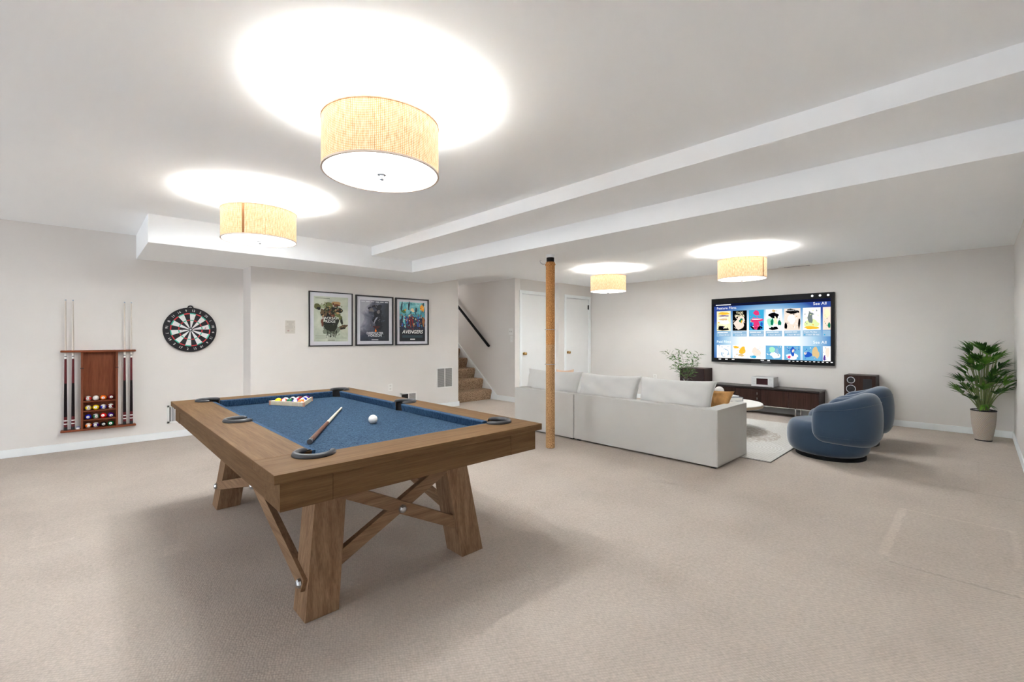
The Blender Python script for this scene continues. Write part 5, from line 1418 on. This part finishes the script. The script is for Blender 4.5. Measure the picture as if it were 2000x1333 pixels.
# ------------------------------------------------------------------ potted palm in the corner
PPX, PPY = 7.655, -0.035
pp = thing('potted_palm', 'green palm in a woven grey pot in the right corner', 'potted plant', (PPX, PPY, 0))
Tq = Matrix.Translation((PPX, PPY, 0))
def pot_material():
    m = bpy.data.materials.new('woven_pot'); m.use_nodes = True
    nt = m.node_tree; b = nt.nodes['Principled BSDF']; b.inputs['Roughness'].default_value = 0.85
    tc = nt.nodes.new('ShaderNodeTexCoord'); sp = nt.nodes.new('ShaderNodeSeparateXYZ'); nt.links.new(tc.outputs['Object'], sp.inputs[0])
    a = math_node(nt, 'ARCTAN2', sp.outputs[1], sp.outputs[0])
    s = math_node(nt, 'MULTIPLY', math_node(nt, 'SINE', math_node(nt, 'MULTIPLY', a, 46)), math_node(nt, 'SINE', math_node(nt, 'MULTIPLY', sp.outputs[2], 480)))
    r = ramp(nt, [(0.1, srgb(96, 84, 74)), (0.5, srgb(172, 160, 148)), (0.9, srgb(222, 212, 200))])
    nt.links.new(math_node(nt, 'MULTIPLY_ADD', s, 0.5), r.inputs[0])
    for n_ in nt.nodes:
        if n_.type == 'MATH' and n_.operation == 'MULTIPLY_ADD': n_.inputs[2].default_value = 0.5
    nt.links.new(r.outputs[0], b.inputs['Base Color'])
    return m
obj('pot', G().lathe([(0.072, 0.012), (0.082, 0.06), (0.100, 0.18), (0.108, 0.30), (0.108, 0.352), (0.100, 0.352), (0.098, 0.32)], 48, 0, Tq, close=False), pot_material(), pp, smooth=True, angle=60)
obj('pot_rim', G().tube([(PPX+0.104*math.cos(2*PI*k/40), PPY+0.104*math.sin(2*PI*k/40), 0.355) for k in range(40)], 0.0085, 8, closed=True), DARK, pp, smooth=True)
obj('pot_base', G().lathe([(0.073, 0.0), (0.074, 0.013)], 40, 0, Tq), DARK, pp, smooth=True)
rnd = random.Random(21); g = G()
for i in range(90):
    a, q = rnd.uniform(0, 2*PI), 0.088*math.sqrt(rnd.random())
    g.sphere((PPX+q*math.cos(a), PPY+q*math.sin(a), 0.345+rnd.uniform(-0.003, 0.006)), rnd.uniform(0.007, 0.011), 8, mi=rnd.choice([0, 0, 1, 2]))
g.lathe([(0.097, 0.325), (0.097, 0.34)], 32, 0, Tq)
o = obj('pebbles', g, [mat('pebble_white', (0.6, 0.57, 0.53, 1), 0.6), mat('pebble_tan', (0.45, 0.33, 0.22, 1), 0.6), mat('pebble_violet', (0.30, 0.27, 0.38, 1), 0.6)], pp, smooth=True)
o['kind'] = 'stuff'
PALM = [speckle('palm_leaf', (0.015, 0.060, 0.008, 1), (0.055, 0.160, 0.022, 1), 12, bump=0.05, rough=0.45),
        speckle('palm_leaf_light', (0.045, 0.135, 0.014, 1), (0.140, 0.300, 0.040, 1), 12, bump=0.05, rough=0.45)]
STEMG = mat('palm_stem', (0.16, 0.20, 0.07, 1), 0.6)
# canes, each ending in fans of long narrow leaves
fr_ = []
for i in range(44):
    a = i*2.399+0.4; q = (i+0.5)/44
    h = 0.50+0.56*q+rnd.uniform(-0.04, 0.05); sp_ = (0.20*(1-0.60*q)+0.02)*(0.85+0.3*rnd.random())
    fr_.append((a, h, sp_))
for fi, (a, h, sp_) in enumerate(fr_):
    if fi > 40: sp_ *= 0.5
    base = Vector((PPX+0.035*math.cos(a), PPY+0.035*math.sin(a), 0.34))
    tip = Vector((PPX+sp_*math.cos(a), PPY+sp_*math.sin(a), min(1.06, h)))
    mid = base.lerp(tip, 0.5)+Vector((-0.03*math.cos(a), -0.03*math.sin(a), 0.05))
    pts = [base*(1-u)**2+mid*2*u*(1-u)+tip*u*u for u in [k/8 for k in range(9)]]
    obj('stem', G().tube(pts, 0.0042, 6), STEMG, pp, smooth=True)
    g = G(); out = Vector((math.cos(a), math.sin(a), 0.0)); tan = Vector((-math.sin(a), math.cos(a), 0))
    nl = 9
    for k in range(nl):
        w_ = -1+2*k/(nl-1)
        d = out*(0.7*(1-abs(w_)*0.5))+tan*w_*0.75+Vector((0, 0, 0.85-0.30*abs(w_)+0.9*(h-0.6)+rnd.uniform(-0.25, 0.35)))
        leaf(g, tip-out*0.005, d, Vector((0, 0, 1))-out*0.3, rnd.uniform(0.13, 0.19)*(1-0.2*abs(w_)), rnd.uniform(0.024, 0.034), 0, curl=rnd.uniform(0.15, 0.45))
    obj('leaf_fan', g, PALM[fi % 3 == 0], pp)
# a bright low fan spilling over the rim toward the room
g = G(); tip = Vector((PPX-0.01, PPY+0.0, 0.43))
for k in range(9):
    w_ = -1+2*k/8; d = Vector((-0.72, -0.69, 0))*0.5+Vector((0.722, -0.692, 0))*w_*0.9+Vector((0, 0, 0.15-0.3*abs(w_)))
    leaf(g, tip, d, Vector((0, 0, 1)), 0.12, 0.026, 0, curl=0.5)
obj('stem', G().tube([(PPX, PPY, 0.34), tuple(tip)], 0.004, 6), STEMG, pp, smooth=True)
obj('leaf_fan', g, PALM[1], pp)
